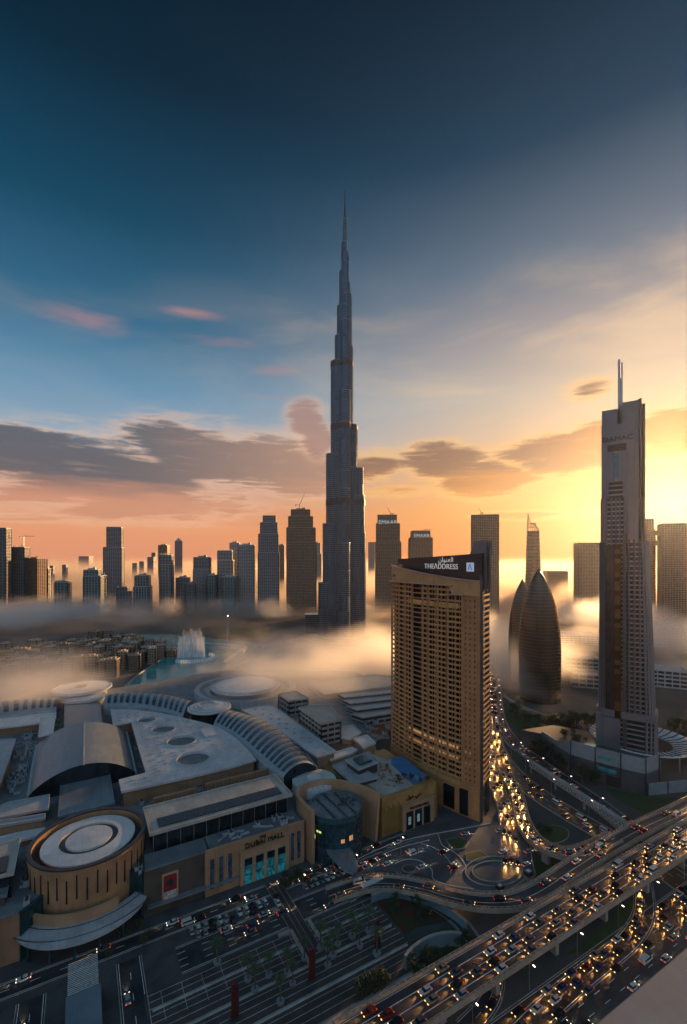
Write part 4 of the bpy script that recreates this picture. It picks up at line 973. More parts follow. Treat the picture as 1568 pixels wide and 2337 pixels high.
# ---- drum
def drum():
    cx, cy = at(204,1908,28)[:2]; Rr = 22.6
    r = thing('round_hall', 'round brown drum hall with white ringed roof at lower left', 'building', (cx,cy,0))
    b = MB(); b.lathe((cx,cy), [(Rr-1.0,0),(Rr,28),(Rr-1.4,28),(Rr-1.6,22),(0,22)], 72, mis=[0,0,0,1]); b.build('drum_wall', [mat('drum_stone', (.36,.20,.10), .7, var=.16, scale=.09, stain=.35), roofd], r)
    b = MB(); b.lathe((cx,cy), [(Rr+.15,27.8),(Rr+.15,28.4),(Rr-1.5,28.4),(Rr-1.5,27.8)], 72); b.build('coping', darkclad, r)
    b = MB()
    for k in range(26):
        a = radians(150+k*9.2); c_, s_ = cos(a), sin(a); lo, hi = (16.5,26.) if k % 2 else (15.,24.)
        b.box((cx+(Rr-.25)*c_, cy+(Rr-.25)*s_, lo), (.3,.5,hi-lo), ax=(c_, s_))
    b.build('slit_windows', darkglass, r)
    b = MB(); b.lathe((cx,cy), [(18.2,22),(18.2,26),(17.8,26.6),(17.5,26.6)], 64); b.build('inner_drum', darkclad, r)
    b = MB(); b.lathe((cx,cy), [(18.1,26.4),(18.1,27),(11.4,27.5),(11.4,26.4)], 64, cap=False); b.build('roof_ring', roofw, r)
    b = MB(); b.lathe((cx,cy), [(11.4,26.6),(9.,26.7)], 64); b.build('dark_ring', darkclad, r)
    b = MB(); b.lathe((cx,cy), [(9.,26.4),(9.,27.6),(0.01,28.)], 64); b.build('roof_disc', roofw, r)
    # low curved screen and canopy
    b = MB(); b.lathe((cx,cy), [(26.2,7),(26.6,13.5),(25.4,13.5),(25.4,7)], 24, a0=radians(252), a1=radians(322)); b.build('screen_wall', stone, r)
    cn = thing('crescent_canopy', 'wide crescent entrance canopy of grey sheet round the drum foot', 'canopy', (cx,cy-30,0))
    b = MB(); n = 40; prev = None
    for k in range(n+1):
        t = k/n; a = radians(236+(350-236)*t); ro = 26.5+9.2*sin(pi*min(1,max(0,t)))**.55; ri = 25.2
        pts = []
        for q in range(6):
            rad = ri+(ro-ri)*q/5; pts.append((cx+rad*cos(a), cy+rad*sin(a), 9.8-.9*(q/5)**2))
        pts.append((cx+ro*cos(a), cy+ro*sin(a), 8.1)); pts.append((cx+ri*cos(a), cy+ri*sin(a), 8.6))
        rr = b.idx(pts)
        if prev:
            for q in range(8): b.quad(prev[q], rr[q], rr[(q+1) % 8], prev[(q+1) % 8])
        prev = rr
    b.build('shell', roofg, cn)
    b = MB()
    for rad, a0, a1, zz in ((27.8,240,344,9.78),(32.8,247,340,9.3)):
        q = [(cx+rad*cos(radians(a0+(a1-a0)*k/40)), cy+rad*sin(radians(a0+(a1-a0)*k/40)), zz) for k in range(41)]
        for u_, v_ in zip(q, q[1:]): b.beam(u_, v_, .22, .2)
    b.build('gutter', darkclad, cn)
    b = MB()
    for k in range(7):
        a = radians(244+k*15.5); b.beam((cx+31*cos(a),cy+31*sin(a),0),(cx+31*cos(a),cy+31*sin(a),8.4),.9)
    b.build('columns', tealglass, cn)
    for k_, (p, q) in enumerate(((FO(-43,3.6),FO(-33,13.5)),(FO(-9,13.),FO(-1,3.6)))):
      g_ = thing('link_glass', ('dark teal glass wall on the left side of the round drum','dark teal glass wall on the right side of the round drum')[k_], 'glass wall', (cx,cy-20,0)); b = MB(); b.beam((p[0],p[1],9), (q[0],q[1],9), .5, 18); b.beam((p[0],p[1],17.9), (q[0],q[1],17.9), 1.2, .5)
      b.build('glazing', tealglass, g_)
drum()
# ---- left wing roofs
plate('roof_slab', 'sheet roof slab at the bottom left corner of the mall', [(-80,1992),(28,1980),(16,2044),(-90,2054)], 22., 17, seam_roof, dk)
plate('roof_slab', 'beige roof slab with dark skylight cut by the left edge', [(-90,1952),(-10,1932),(48,1912),(32,1994),(-60,2015)], 27, 17, roofb, darkglass, extra=lambda r,P,z: (lambda b:(panel_px(b,[(-20,1962),(20,1952),(14,1988),(-26,2000)],z+.5,.6), b.build('skylight', darkclad, r)))(MB()))
plate('roof_slab', 'brown walled white ledge roof behind the bottom left slab', [(-60,1925),(38,1902),(104,1890),(100,1906),(40,1920),(-60,1945)], 21, 17.5, roofw, stone2)
plate('roof_slab', 'long brown box left of the drum', [(-70,1885),(104,1858),(104,1868),(-70,1898)], 26, 17.5, roofg, stone2)
plate('roof_slab', 'pale flat roof with two humps, left of the drum', [(-60,1866),(19,1832),(114,1814),(111,1846),(10,1866),(-70,1884)], 24, 17.5, roofg, darkclad)
plate('roof_slab', 'broad roof edge cut by the left side beside the pipes', [(-90,1690),(36,1687),(20,1740),(-4,1800),(-90,1840)], 25, 17.5, roofg, stone2)
plate('roof_slab', 'pale misted roof at far left behind the pipe yard', [(-90,1632),(128,1618),(128,1640),(88,1652),(-90,1672)], 24, 17.5, roofw, stone2)
plate('roof_slab', 'small pale square roof above the pipe yard', [(92,1638),(127,1636),(121,1675),(87,1681)], 27, 17.5, roofw, stone2)
plate('roof_slab', 'large smooth grey roof joining the barrel hall to the discs', [(147,1609),(229,1604),(233,1653),(146,1666)], 25, 17.5, seam_roof, stone2)
plate('roof_slab', 'large smooth grey roof in front of the barrel hall', [(139,1769),(249,1754),(262,1834),(132,1866)], 23, 17.5, seam_roof, darkclad)
# ---- barrel hall
def vault(name, label, Lp, Rp, z, rise, m, ribs=None, n=14, seg=1, zb=17.4, endm=darkglass, cat='roof', gutter=True, alt=None):
    Lc = spline([at(x,y,z) for x,y in Lp], seg) if seg > 1 else [Vector(at(x,y,z)) for x,y in Lp]
    Rc = spline([at(x,y,z) for x,y in Rp], seg) if seg > 1 else [Vector(at(x,y,z)) for x,y in Rp]
    r = thing(name, label, cat, tuple(Lc[0])); b = MB(); prev = None; al = MB() if alt else None
    for i, (a, c) in enumerate(zip(Lc, Rc)):
        ring = []
        for k in range(n+1):
            t = k/n; p = a.lerp(c, t); p.z += rise*(1-(2*t-1)**2)**.85; ring.append(p)
        rr = b.idx(ring)
        if prev is not None:
            for k in range(n): b.quad(prev[0][k], prev[0][k+1], rr[k+1], rr[k])
            if alt and i % 2 == 0:
                x0 = [p+Vector((0,0,.25)) for p in prev[1][1:-1]]; x1 = [p+Vector((0,0,.25)) for p in ring[1:-1]]; i0 = al.idx(x0); i1 = al.idx(x1)
                for k in range(len(x0)-1): al.quad(i0[k], i0[k+1], i1[k+1], i1[k])
                for s_, (ii, pp) in enumerate(((i0,x0),(i1,x1))):
                    j0 = al.idx([p-Vector((0,0,.4)) for p in pp])
                    for k in range(len(pp)-1): al.quad(ii[k], ii[k+1], j0[k+1], j0[k])
        prev = (rr, ring)
        if i in (0, len(Lc)-1):
            e = MB(); e.face(list(ring)+[Vector((c.x,c.y,zb)), Vector((a.x,a.y,zb))]); e.build('end_glass', endm, r)
    b.build('vault', m, r, smooth=True)
    if alt: al.build('glazed_bands', alt, r)
    if gutter:
        gb = MB()
        for q in (Lc, Rc):
            for a, c in zip(q, q[1:]): gb.beam((a.x,a.y,zb+(z-zb)/2),(c.x,c.y,zb+(z-zb)/2),1.6,z-zb+.6)
        gb.build('side_wall', roofg, r)
    return r, Lc, Rc
r, _, _ = vault('barrel_hall', 'huge smooth grey barrel roof left of the perforated roof', [(65,1817),(74,1756),(84,1700)], [(309,1763),(298,1714),(288,1670)], 21., 11., seam_roof, n=28)
b = MB(); q = [atY(195,1745,260), atY(192,1652,325)]; b.beam((-146.6,258.5,32.2), (-184.5,326,32.2), .7, .5); b.build('ridge', roofg, r)
ba = mat('arcade_metal', (.30,.34,.37), .45, .3, var=.1, scale=.1, stain=.15); bg = mat('arcade_glass', (.07,.09,.11), .3, .4, var=.25, scale=.3)
vault('ribbed_arcade', 'nearer ribbed vault arcade curving down to the rotunda', [(486,1656),(535,1684),(592,1734),(645,1777)], [(524,1622),(602,1643),(668,1686),(722,1751)], 25., 5.2, ba, n=12, seg=11, alt=bg)
vault('ribbed_arcade', 'farther ribbed vault arcade sweeping left from the swirl disc', [(237,1612),(300,1612),(366,1622),(417,1638)], [(243,1590),(310,1584),(380,1588),(442,1603)], 25., 5., ba, n=12, seg=9, alt=bg)
vault('ribbed_arcade', 'faint misted vault arcade at the far left edge', [(-60,1640),(20,1634),(80,1626),(128,1622)], [(-60,1606),(20,1602),(86,1598),(140,1598)], 25., 5., ba, n=10, seg=6, alt=bg)
# ---- perforated white plate
def holes_plate():
    z = 27.; px = [(252,1619),(258,1655),(299,1647),(316,1706),(333,1763),(271,1779),(277,1806),(352,1790),(440,1771),(520,1752),(585,1733),(556,1700),(528,1676),(500,1660),(470,1650),(414,1637),(362,1626),(300,1619)]
    P = ppx(px, z); r = thing('perforated_roof', 'pale roof plate pierced by four round wells and many hatches', 'roof', (P[0][0],P[0][1],0))
    wells = []
    for x, y, rx in ((335,1643,20),(373,1664,25),(414,1691,31),(441,1731,36)):
        c = at(x,y,z); wells.append((c[0],c[1],rx/F*c[1]))
    bm = bmesh.new(); edges = []
    def loop(pts):
        vs = [bm.verts.new((p[0]-P[0][0],p[1]-P[0][1],z)) for p in pts]
        for i in range(len(vs)): edges.append(bm.edges.new((vs[i], vs[(i+1) % len(vs)])))
    loop(P)
    for w in wells: loop(circle(w[0],w[1],w[2],32))
    bmesh.ops.triangle_fill(bm, use_beauty=True, use_dissolve=False, edges=edges)
    me = bpy.data.meshes.new('roof'); bm.normal_update()
    for f in bm.faces:
        if f.normal.z < 0: f.normal_flip()
    bm.to_mesh(me); bm.free(); me.materials.append(roofg2 := mat('plate_grey', (.44,.47,.50), .5, var=.12, scale=.06, stain=.3, pan=(3.1,4.4,.13))); o = bpy.data.objects.new('roof', me); COL.objects.link(o); o.parent = r
    b = MB(); n = len(P)
    for i in range(n):
        a, c = P[i], P[(i+1) % n]; b.face([(a[0],a[1],z-1.2),(c[0],c[1],z-1.2),(c[0],c[1],z),(a[0],a[1],z)])
    b.build('edge', roofg2, r); b = MB(); b.prism(offset(P,-1.2), 17.5, z-1.2); b.build('wall', stone2, r)
    for w in wells:
        b = MB(); b.lathe((w[0],w[1]), [(w[2],z+.25),(w[2],z-1.)], 32); b.lathe((w[0],w[1]), [(w[2]+.5,z+.05),(w[2]+.5,z+.5),(w[2]-.05,z+.5),(w[2]-.05,z-1.15),(0.01,z-1.16)], 32, mis=[0,0,0,1])
        b.build('well', [roofg2, roofd], r)
    random.seed(5); cnt = 0
    def inside(x, y, poly):
        c = False; n = len(poly)
        for i in range(n):
            x1,y1 = poly[i]; x2,y2 = poly[(i+1) % n]
            if (y1 > y) != (y2 > y) and x < (x2-x1)*(y-y1)/(y2-y1)+x1: c = not c
        return c
    Pin = offset(P, -3.)
    for i in range(-12, 30):
        for j in range(0, 40):
            a = 2+i*6.2+(j % 2)*1.; b_ = 55+j*4.4; p = uvp(a, b_)
            if not inside(p[0], p[1], Pin) or any(hypot(p[0]-w[0],p[1]-w[1]) < w[2]+2.4 for w in wells): continue
            if random.random() < .18 or cnt >= 98: continue
            cnt += 1; b = MB(); b.box((p[0],p[1],z), (2.2,1.5,.5), ax=tuple(U)); b.build('hatch', roofg2, r)
    bx_ = MB(); q = at(475,1672,z); bx_.box((q[0],q[1],z), (8,16,1.0), ax=tuple(U)); bx_.build('raised_frame', roofg2, r)
holes_plate()
r = plate('roof_slab', 'long pale roof running beside the nearer arcade', [(551,1620),(590,1612),(621,1610),(692,1660),(767,1716),(724,1728),(660,1684)], 28, 17.5, mat('plate_grey', ()), stone2,
      extra=lambda r,P,z: [ (lambda b,t=t,s=s: (b.box((lambda q:(q[0],q[1],z))(at(575+160*t+s, 1619+98*t, z)), (2.,1.3,.5), ax=tuple(U)), b.build('hatch', roofg, r)))(MB()) for t in [k/9 for k in range(10)] for s in (8,26) if not (t>.8 and s>20)])
# ---- discs
def disc(px, py, rx, z, label, rings, swirl=False, cone=2., drumz=17.5, dm=roofw, glassd=False, eye=None):
    c = at(px,py,z); Rr = rx/F*c[1]; r = thing('disc_roof', label, 'roof', (c[0],c[1],0))
    b = MB(); b.lathe(c, [(Rr*.82,drumz),(Rr*.82,z-2)], 48); b.build('drum', darkglass if glassd else roofg, r)
    b = MB(); b.lathe(c, [(Rr*.8,z-2.2),(Rr,z-1.),(Rr,z),(Rr*.93,z+.25),(Rr*.5,z+cone*.8),(.01,z+cone)], 56); b.build('roof', dm, r, smooth=False)
    b = MB()
    for q in rings: zz = z+cone*(1-q)*1.0+.25; b.lathe(c, [(Rr*q-.3,zz-.6),(Rr*q-.3,zz+.25),(Rr*q+.3,zz+.25),(Rr*q+.3,zz-.6)], 48)
    if swirl:
        for k in range(50):
            a0 = 4.6*k/50; a1 = 4.6*(k+1)/50; q0 = Rr*(.15+.5*k/50); q1 = Rr*(.15+.5*(k+1)/50); zt = z+cone+.3
            b.beam((c[0]+q0*cos(a0),c[1]+q0*sin(a0),zt),(c[0]+q1*cos(a1),c[1]+q1*sin(a1),zt),.8,.7)
    b.build('rings', roofg, r)
    if eye: b = MB(); e = at(eye[0],eye[1],z+1.5); b.lathe(e, [(eye[2]/F*e[1],z+.5),(eye[2]/F*e[1],z+2.3),(.01,z+2.4)], 24); b.build('eye', roofd, r)
disc(188,1569,61,29,'large pale double disc roof at the far left of the mall',(.95,),eye=(186,1567,12))
disc(190,1590,48,25,'lower pale disc tucked before the large left disc',(.9,.4))
disc(478,1613,48,29,'swirled white disc roof between the two ribbed arcades',(.9,.72,.3),swirl=True,glassd=True)
disc(561,1563,77,29,'great misted white disc roof near the lake',(.97,.9),cone=3.)
c = at(561,1566,24); r = thing('ring_terrace', 'pale ring terrace circling the great misted disc', 'roof', (c[0],c[1],0)); b = MB()
Rr = 112/F*c[1]; b.lathe(c, [(Rr,17.5),(Rr,24),(Rr-4.5,24),(Rr-4.5,20),(Rr*.8,20),(Rr*.8,22),(Rr*.7,22)], 60); b.build('terrace', roofg, r)
c = at(717,1778,23); r = thing('ring_roof', 'white fan roof curling round the arcade end behind the rotunda', 'roof', (c[0],c[1],0)); b = MB()
Rr = 50/F*c[1]; b.lathe(c, [(Rr,17.5),(Rr,22.6),(Rr,23),(Rr*.35,24.4),(.01,24.6)], 40); b.build('roof', roofw, r)
b = MB()
for k in range(24): a = 2*pi*k/24; b.beam((c[0]+Rr*.33*cos(a),c[1]+Rr*.33*sin(a),24.55),(c[0]+Rr*.98*cos(a),c[1]+Rr*.98*sin(a),23.15),.25)
b.build('seams', roofg, r)
# ---- rotunda
def rotunda():
    cx, cy = at(766,1838,22)[:2]; R0 = 13.7
    r = thing('glass_rotunda', 'round teal glass rotunda with lit lime windows', 'building', (cx,cy,0))
    b = MB(); b.lathe((cx,cy), [(R0,0),(R0,20),(R0+.15,20),(R0+.15,22.6),(R0-.5,22.6),(R0-.6,21.6),(.01,21.8)], 60, mis=[0,1,1,1,2,2]); b.build('glass_drum', [tealglass, mat('teal_band', (.05,.12,.14), .3, .4), mat('rotunda_roof', (.16,.2,.22), .35, .4, var=.3, scale=.3)], r)
    b = MB()
    for k in range(40): a = 2*pi*k/40; b.beam((cx+(R0+.1)*cos(a),cy+(R0+.1)*sin(a),0),(cx+(R0+.1)*cos(a),cy+(R0+.1)*sin(a),20),.16)
    for zz in (3.5,7,10.5,14,17.5): b.lathe((cx,cy), [(R0+.02,zz),(R0+.14,zz),(R0+.14,zz+.25),(R0+.02,zz+.25)], 60)
    b.build('mullions', steeld, r)
    b = MB()
    for o in (-5.5, 0, 5.5): 
        h = sqrt((R0-1)**2-o*o); p = Vector((cx,cy))+Vector(V)*0+Vector((U[0],U[1]))*o; e = Vector((V[0],V[1])); b.beam((p.x-e.x*h,p.y-e.y*h,22.1),(p.x+e.x*h,p.y+e.y*h,22.1),.5,.6)
    for k in range(14):
        a = random.uniform(-.9,1.2); q = random.uniform(2,11); b.box((cx+q*cos(a),cy+q*sin(a),21.8), (1.5,1.,.7))
    b.build('roof_beams', steeld, r)
    lime = mat('lit_lime', (.5,.6,.2), .5, var=.8, scale=.9, emit=(.62,.9,.18), estr=0.432, col2=(.2,.25,.1)); warm_ = mat('lit_warm', (.6,.3,.15), .5, var=0, emit=(.9,.4,.15), estr=0.240)
    for a0, a1, z0, z1, m_ in ((196,207,14.2,17.2,lime),(208,222,14.4,16.4,lime),(196,207,10.7,13.7,lime),(209,224,10.6,12.8,lime),(228,240,14.6,15.6,lime),(282,290,10.6,12.6,warm_),(300,309,11,13.5,warm_)):
        b = MB(); b.lathe((cx,cy), [(R0+.05,z0),(R0+.05,z1)], 6, a0=radians(a0), a1=radians(a1)); b.build('lit_window', m_, r)
    w = thing('curling_wall', 'tall sand coloured wall curling round the glass rotunda', 'wall', (cx,cy+15,0))
    pts = [at(715,1851,26)[:2], at(694,1832,26)[:2], at(679,1812,26)[:2], at(688,1794,26)[:2], at(717,1783,26)[:2], at(752,1779,26)[:2], at(790,1783,26)[:2], at(828,1794,26)[:2], at(866,1811,26)[:2]]
    q = spline([(p[0],p[1],0) for p in pts], 5); b = MB(); prev = None; n = len(q)
    for i, p in enumerate(q):
        a = q[max(0,i-1)]; c = q[min(n-1,i+1)]; d_ = (c-a).normalized(); s_ = Vector((-d_.y,d_.x,0)); t = i/(n-1); lean = 2.2*max(0,(t-.8)/.2)
        o = p-d_*lean; w_ = .9
        ring = b.idx([(o.x-s_.x*w_,o.y-s_.y*w_,0),(p.x-s_.x*w_,p.y-s_.y*w_,26),(p.x+s_.x*w_,p.y+s_.y*w_,26),(o.x+s_.x*w_,o.y+s_.y*w_,0)])
        if prev:
            for k in range(4): b.quad(prev[k], prev[(k+1) % 4], ring[(k+1) % 4], ring[k])
        else: b.f.append(tuple(ring)); b.mi.append(0)
        prev = ring
    b.f.append(tuple(reversed(prev))); b.mi.append(0); b.build('wall', mat('curl_stone', (.40,.24,.14), .65, var=.12, scale=.08, stain=.3), w)
    # tongue canopy
    cn = thing('tongue_canopy', 'grey tongue shaped canopy jutting from the rotunda', 'canopy', at(780,1960,8))
    o_ = [at(x,y,8)[:2] for x,y in ((742,1930),(762,1926),(796,1930),(810,1952),(818,1975),(815,1989),(803,1994),(784,1986),(764,1966),(748,1948))]
    b = MB(); b.prism(ccw(o_), 7.5, 8., bottom=True); b.build('shell', seam_roof, cn)
    b = MB()
    for x,y in ((806,1984),(760,1945)): p = at(x,y,8); b.beam((p[0],p[1],0),(p[0],p[1],7.6),.4)
    b.build('post', steel, cn)
rotunda()
# ---- gold hall with rooftop pool
gh = thing('gold_hall', 'gold clad hall with rooftop pool and three dark display windows', 'building', FO(134,0,0))
b = MB(); b.prism(ccw([FO(115.5,-1.6)[:2],FO(154,-1.6)[:2],FO(153.6,50)[:2],FO(104,50)[:2]]), 0, 20.8); b.build('wall', gold, gh)
b = MB()
for k in range(11): b.box(FO(116.3+k*1.15,-1.75,.5), (.45,.3,16-(k % 3)*1.2), ax=tuple(U))
b.box(FO(153.9,-1.8,0), (.5,.5,20.9), ax=tuple(U)); b.box(FO(115.6,-1.8,0), (.4,.5,20.9), ax=tuple(U))
b.build('ribs', mat('gold_rib', (.32,.20,.07), .4, .4), gh)
b = MB(); b.prism(ccw([FO(128.5,-3.4)[:2],FO(150.4,-3.4)[:2],FO(150.4,-1.65)[:2],FO(128.5,-1.65)[:2]]), 0, 13.6); b.box(FO(139.4,-2.7,13.6), (23,2.3,.5), ax=tuple(U)); b.build('portal', stone, gh)
for k in range(3):
    a = 133.2+k*6.1; b = MB(); b.box(FO(a,-3.45,.3), (4.7,.3,9.6), ax=tuple(U)); w_ = b.build('display_window', darkglass, gh)
    if k < 2: f = MB(); f.box(FO(a-.2,-3.65,3.), (1.7,.2,4.2), ax=tuple(U)); f.build('poster', mat('window_poster', (.25,.42,.44), .5, var=.5, scale=.9, emit=(.3,.5,.52), estr=0.072), w_)
text_obj('\uFEDD\uFEEE\uFEE3 \uFEF2\uFE91\uFEA9', 3.0, .2, tx, gh, FO(137.5,-1.85,16.), (U[0],U[1],0), name='sign_lettering')
text_obj('THE DUBAI MALL', 2.0, .2, tx, gh, FO(140.,-3.6,10.9), (U[0],U[1],0), name='sign_lettering', sx=.85)
b = MB(); b.prism(ppx([(884,1736),(905,1727),(920,1727),(976,1774),(948,1789),(930,1778)], 20.9), 20.85, 21.05); b.build('pool', mat('roof_pool', (.01,.13,.30), .08, var=.12, scale=.1, emit=(.01,.12,.28), estr=0.029), gh)
b = MB(); b.prism(ppx([(782,1742),(850,1722),(884,1736),(930,1780),(944,1793),(876,1816),(840,1790)], 20.85), 20.82, 20.95); b.build('pool_deck', roofb, gh)
b = MB()
for k in range(26):
    p = at(850+random.uniform(-6,40)+k*1.6, 1745+k*1.9+random.uniform(-3,6), 21); b.box((p[0],p[1],20.95), (1.8,.7,.45), ax=tuple(V))
b.build('sun_beds', mat('sun_bed', (.35,.16,.11), .6, var=.3, scale=1.), gh)
# blocks behind the rotunda
r = plate('roof_slab', 'grey slab roof with square glass lantern by the pool', [(788,1735),(842,1716),(865,1739),(818,1757)], 27, 20, roofg, darkclad)
b = MB(); q = ppx([(806,1733),(834,1724),(849,1736),(822,1746)], 27.6); b.prism(q, 27.05, 28.4); b.build('lantern', tealglass, r)
plate('roof_slab', 'grey slab roof between fan roof and gold hall', [(758,1748),(789,1736),(865,1774),(804,1790)], 23.5, 17.5, roofg, darkclad)
plate('roof_slab', 'white box roof just above the fan roof', [(754,1736),(756,1720),(804,1706),(816,1712),(800,1722)], 24, 17.5, roofw, stone)
plate('roof_slab', 'brown roof strip between long pale roof and slab roofs', [(732,1704),(800,1688),(826,1706),(760,1722)], 20, 17.5, mat('roof_brown', (.22,.12,.07), .7), stone2)
plate('roof_slab', 'small pale step roof beside the hotel foot', [(806,1686),(838,1678),(858,1696),(830,1708)], 25, 17.5, roofw, stone)
# beige office block and its neighbour
def block(label, px, z, zb, pane_m='pale'):
    P = ppx(px, z); c = [sum(p[i] for p in P)/len(P) for i in (0,1)]; r = thing('rooftop_block', label, 'building', (c[0],c[1],0))
    b = MB(); b.ribbed(offset(P,-.6), zb, z-.8, 4., .45, .4); b.build('body', [stone if pane_m == 'stone' else concrete, tg['grey'][1]], r)
    b = MB(); b.piers(offset(P,-.5), zb, z-.8, 5, .7, .6); b.build('piers', concrete, r)
    b = MB(); b.prism(P, z-.8, z, bottom=True); box_top(b, offset(P,.05), z+.01, .7, .5); b.build('roof', roofb, r)
block('beige roofed block with arched side windows above the arcade', [(681,1616),(704,1611),(752,1611),(780,1643),(733,1653)], 36, 17)
block('lower beige block behind the arched window block', [(634,1585),(675,1578),(705,1594),(659,1601)], 30, 17)
plate('roof_slab', 'white humped roof clutter right of the arched window block', [(772,1660),(806,1655),(824,1672),(800,1688),(778,1684)], 24, 17.5, roofw, stone)
# parking decks
for i, (y0, l) in enumerate(((1578,'farthest misted parking deck by the hotel'),(1592,'third parking deck in the mist'),(1607,'second parking deck with cars beyond the arched block'),(1624,'nearest parking deck with cars left of the hotel'))):
    z = 23.-i*.4; px = [(770-i*4+i*14,y0+7),(902,y0-5),(906,y0+4),(786+i*14,y0+16)]
    P = ppx(px, z); r = thing('parking_deck', l, 'parking deck', (P[0][0],P[0][1],0)); b = MB(); b.ribbed(P, 15, z, 2.8, .4, .5, 0, 1, 2); b.build('deck', [concrete, darkclad, roofg], r)
    b = MB(); box_top(b, offset(P,.1), z+.02, .9, .25); b.build('parapet', concrete, r)
plate('roof_slab', 'flat misted roof between great disc and parking decks', [(700,1560),(850,1540),(905,1545),(905,1565),(740,1586)], 22, 17, roofb, stone)
# ---------------------------------------------------------------- flyovers
def flyover(name, label, c, w, lanes, th=1.6, pier_every=32, par=1.15, posts=True, ped=None, wallm=None):
    r = thing(name, label, 'flyover', tuple(c[0]))
    b = MB(); prev = None; n = len(c)
    for i, p in enumerate(c):
        a = c[max(0,i-1)]; q = c[min(n-1,i+1)]; d = Vector((q[0]-a[0],q[1]-a[1])).normalized(); s = Vector((-d.y,d.x)); h = w/2+.5
        zb = max(p[2]-th, -.05)
        ring = b.idx([(p[0]-s.x*h,p[1]-s.y*h,p[2]-.02),(p[0]+s.x*h,p[1]+s.y*h,p[2]-.02),(p[0]+s.x*h,p[1]+s.y*h,p[2]-.8),(p[0]+s.x*(h-2),p[1]+s.y*(h-2),zb),(p[0]-s.x*(h-2),p[1]-s.y*(h-2),zb),(p[0]-s.x*h,p[1]-s.y*h,p[2]-.8)])
        if prev:
            for k in range(6): b.quad(prev[k], prev[(k+1) % 6], ring[(k+1) % 6], ring[k])
        prev = ring
    b.build('deck', concrete_w, r)
    b = MB(); lane_mesh(b, c, w-.1, .02); b.build('road_surface', asphalt, r)
    for s_ in (-1, 1):
        b = MB(); q = side(c, s_*(w/2+.25))
        for u_, v_ in zip(q, q[1:]): b.beam((u_.x,u_.y,u_.z+par/2-.1),(v_.x,v_.y,v_.z+par/2-.1),.45,par)
        b.build('parapet', concrete_w, r)
        if posts:
            b = MB(); k_ = resample(side(c, s_*(w/2+.25)), 2.4)
            for p in k_: b.box((p.x,p.y,p.z+par-.12), (.5,.3,.65))
            q2 = side(c, s_*(w/2+.25))
            for u_, v_ in zip(q2, q2[1:]): b.beam((u_.x,u_.y,u_.z+par+.6),(v_.x,v_.y,v_.z+par+.6),.16,.16)
            b.build('railing', mat('rail_metal', (.55,.45,.36), .35, .6), r)
    b = MB()
    for s_ in (-1, 1): lane_mesh(b, side(c, s_*(w/2-.45)), .2, .045)
    for k in range(1, lanes): lane_mesh(b, side(c, -w/2+w*k/lanes), .24, .045)  # lines between lanes drawn solid to imitate streaks of headlight
    b.build('lane_markings', paint_w, r)
    if pier_every:
        q = resample(c, pier_every)
        for p in q[0:]:
            if p[2] > 4.5:
                b = MB(); z = p[2]-th; b.prism(rect(p[0],p[1],3.6,1.8,atan2(U[1],U[0])+pi/2), 0, z-1.4)
                b.prism(rect(p[0],p[1],min(w*.8,10),2.,atan2(U[1],U[0])+pi/2), z-1.45, z+.02); b.build('pier', concrete, r)
    return r
HC = [Vector(uvp(a,-92.2,12.)) for a in range(-60, 330, 8)]
flyover('elevated_highway', 'long straight elevated highway crossing the bottom right, streaming with headlights', HC, 13.4, 4)
RA = pxline([(1680,1782,12.),(1568,1842,12.),(1463,1892,12.),(1385,1936,12.),(1308,1984,12.),(1262,2016,11.6),(1218,2042,11.),(1168,2058,10.),(1098,2060,8.5),(1030,2048,7.),(968,2030,5.4),(905,2018,3.8),(850,2017,2.2),(800,2028,1.),(750,2046,.12)], 7)
flyover('curved_ramp', 'curved ramp sweeping from the highway down to the mall front', RA, 8.2, 2, th=1.5)
RB = pxline([(1150,1762,.12),(1180,1818,.5),(1192,1868,2.),(1212,1908,4.6),(1248,1936,7.4),(1298,1950,10.),(1352,1938,11.5),(1404,1912,12.05)], 7)
flyover('loop_ramp', 'short rising ramp curling from the boulevard up to the highway', RB, 7.2, 2, th=1.4, pier_every=24)
# second lower curving street with its teal retaining walls
def rwall(label, pts, h, m, th=.8):
    q = spline([at(x,y,0) for x,y in pts], 6); r = thing('retaining_wall', label, 'wall', tuple(q[0])); b = MB()
    for u_, v_ in zip(q, q[1:]): b.beam((u_.x,u_.y,h/2),(v_.x,v_.y,h/2),th,h)
    b.build('wall', m, r); b = MB()
    for u_, v_ in zip(q, q[1:]): b.beam((u_.x,u_.y,h+.15),(v_.x,v_.y,h+.15),th+.35,.35)
    b.build('coping', concrete, r)
tw = mat('wall_teal', (.16,.24,.27), .6, var=.15, scale=.08, stain=.3)
rwall('long teal retaining wall curving under the ramp', [(848,2060),(880,2050),(930,2052),(985,2070),(1035,2098),(1065,2124)], 3.2, tw)
rwall('short teal retaining wall round the red flowerbed', [(925,2214),(948,2188),(985,2166),(1025,2158),(1052,2160)], 5., tw)
rwall('low wall along the bottom edge by the garden strip', [(744,2360),(800,2322),(860,2290),(905,2264)], 2.2, concrete, 1.4)
road('under', [(800,2060),(850,2036),(905,2036),(960,2050),(1010,2074),(1050,2106),(1076,2140),(1100,2180)], 6.5, 2, z=.09)
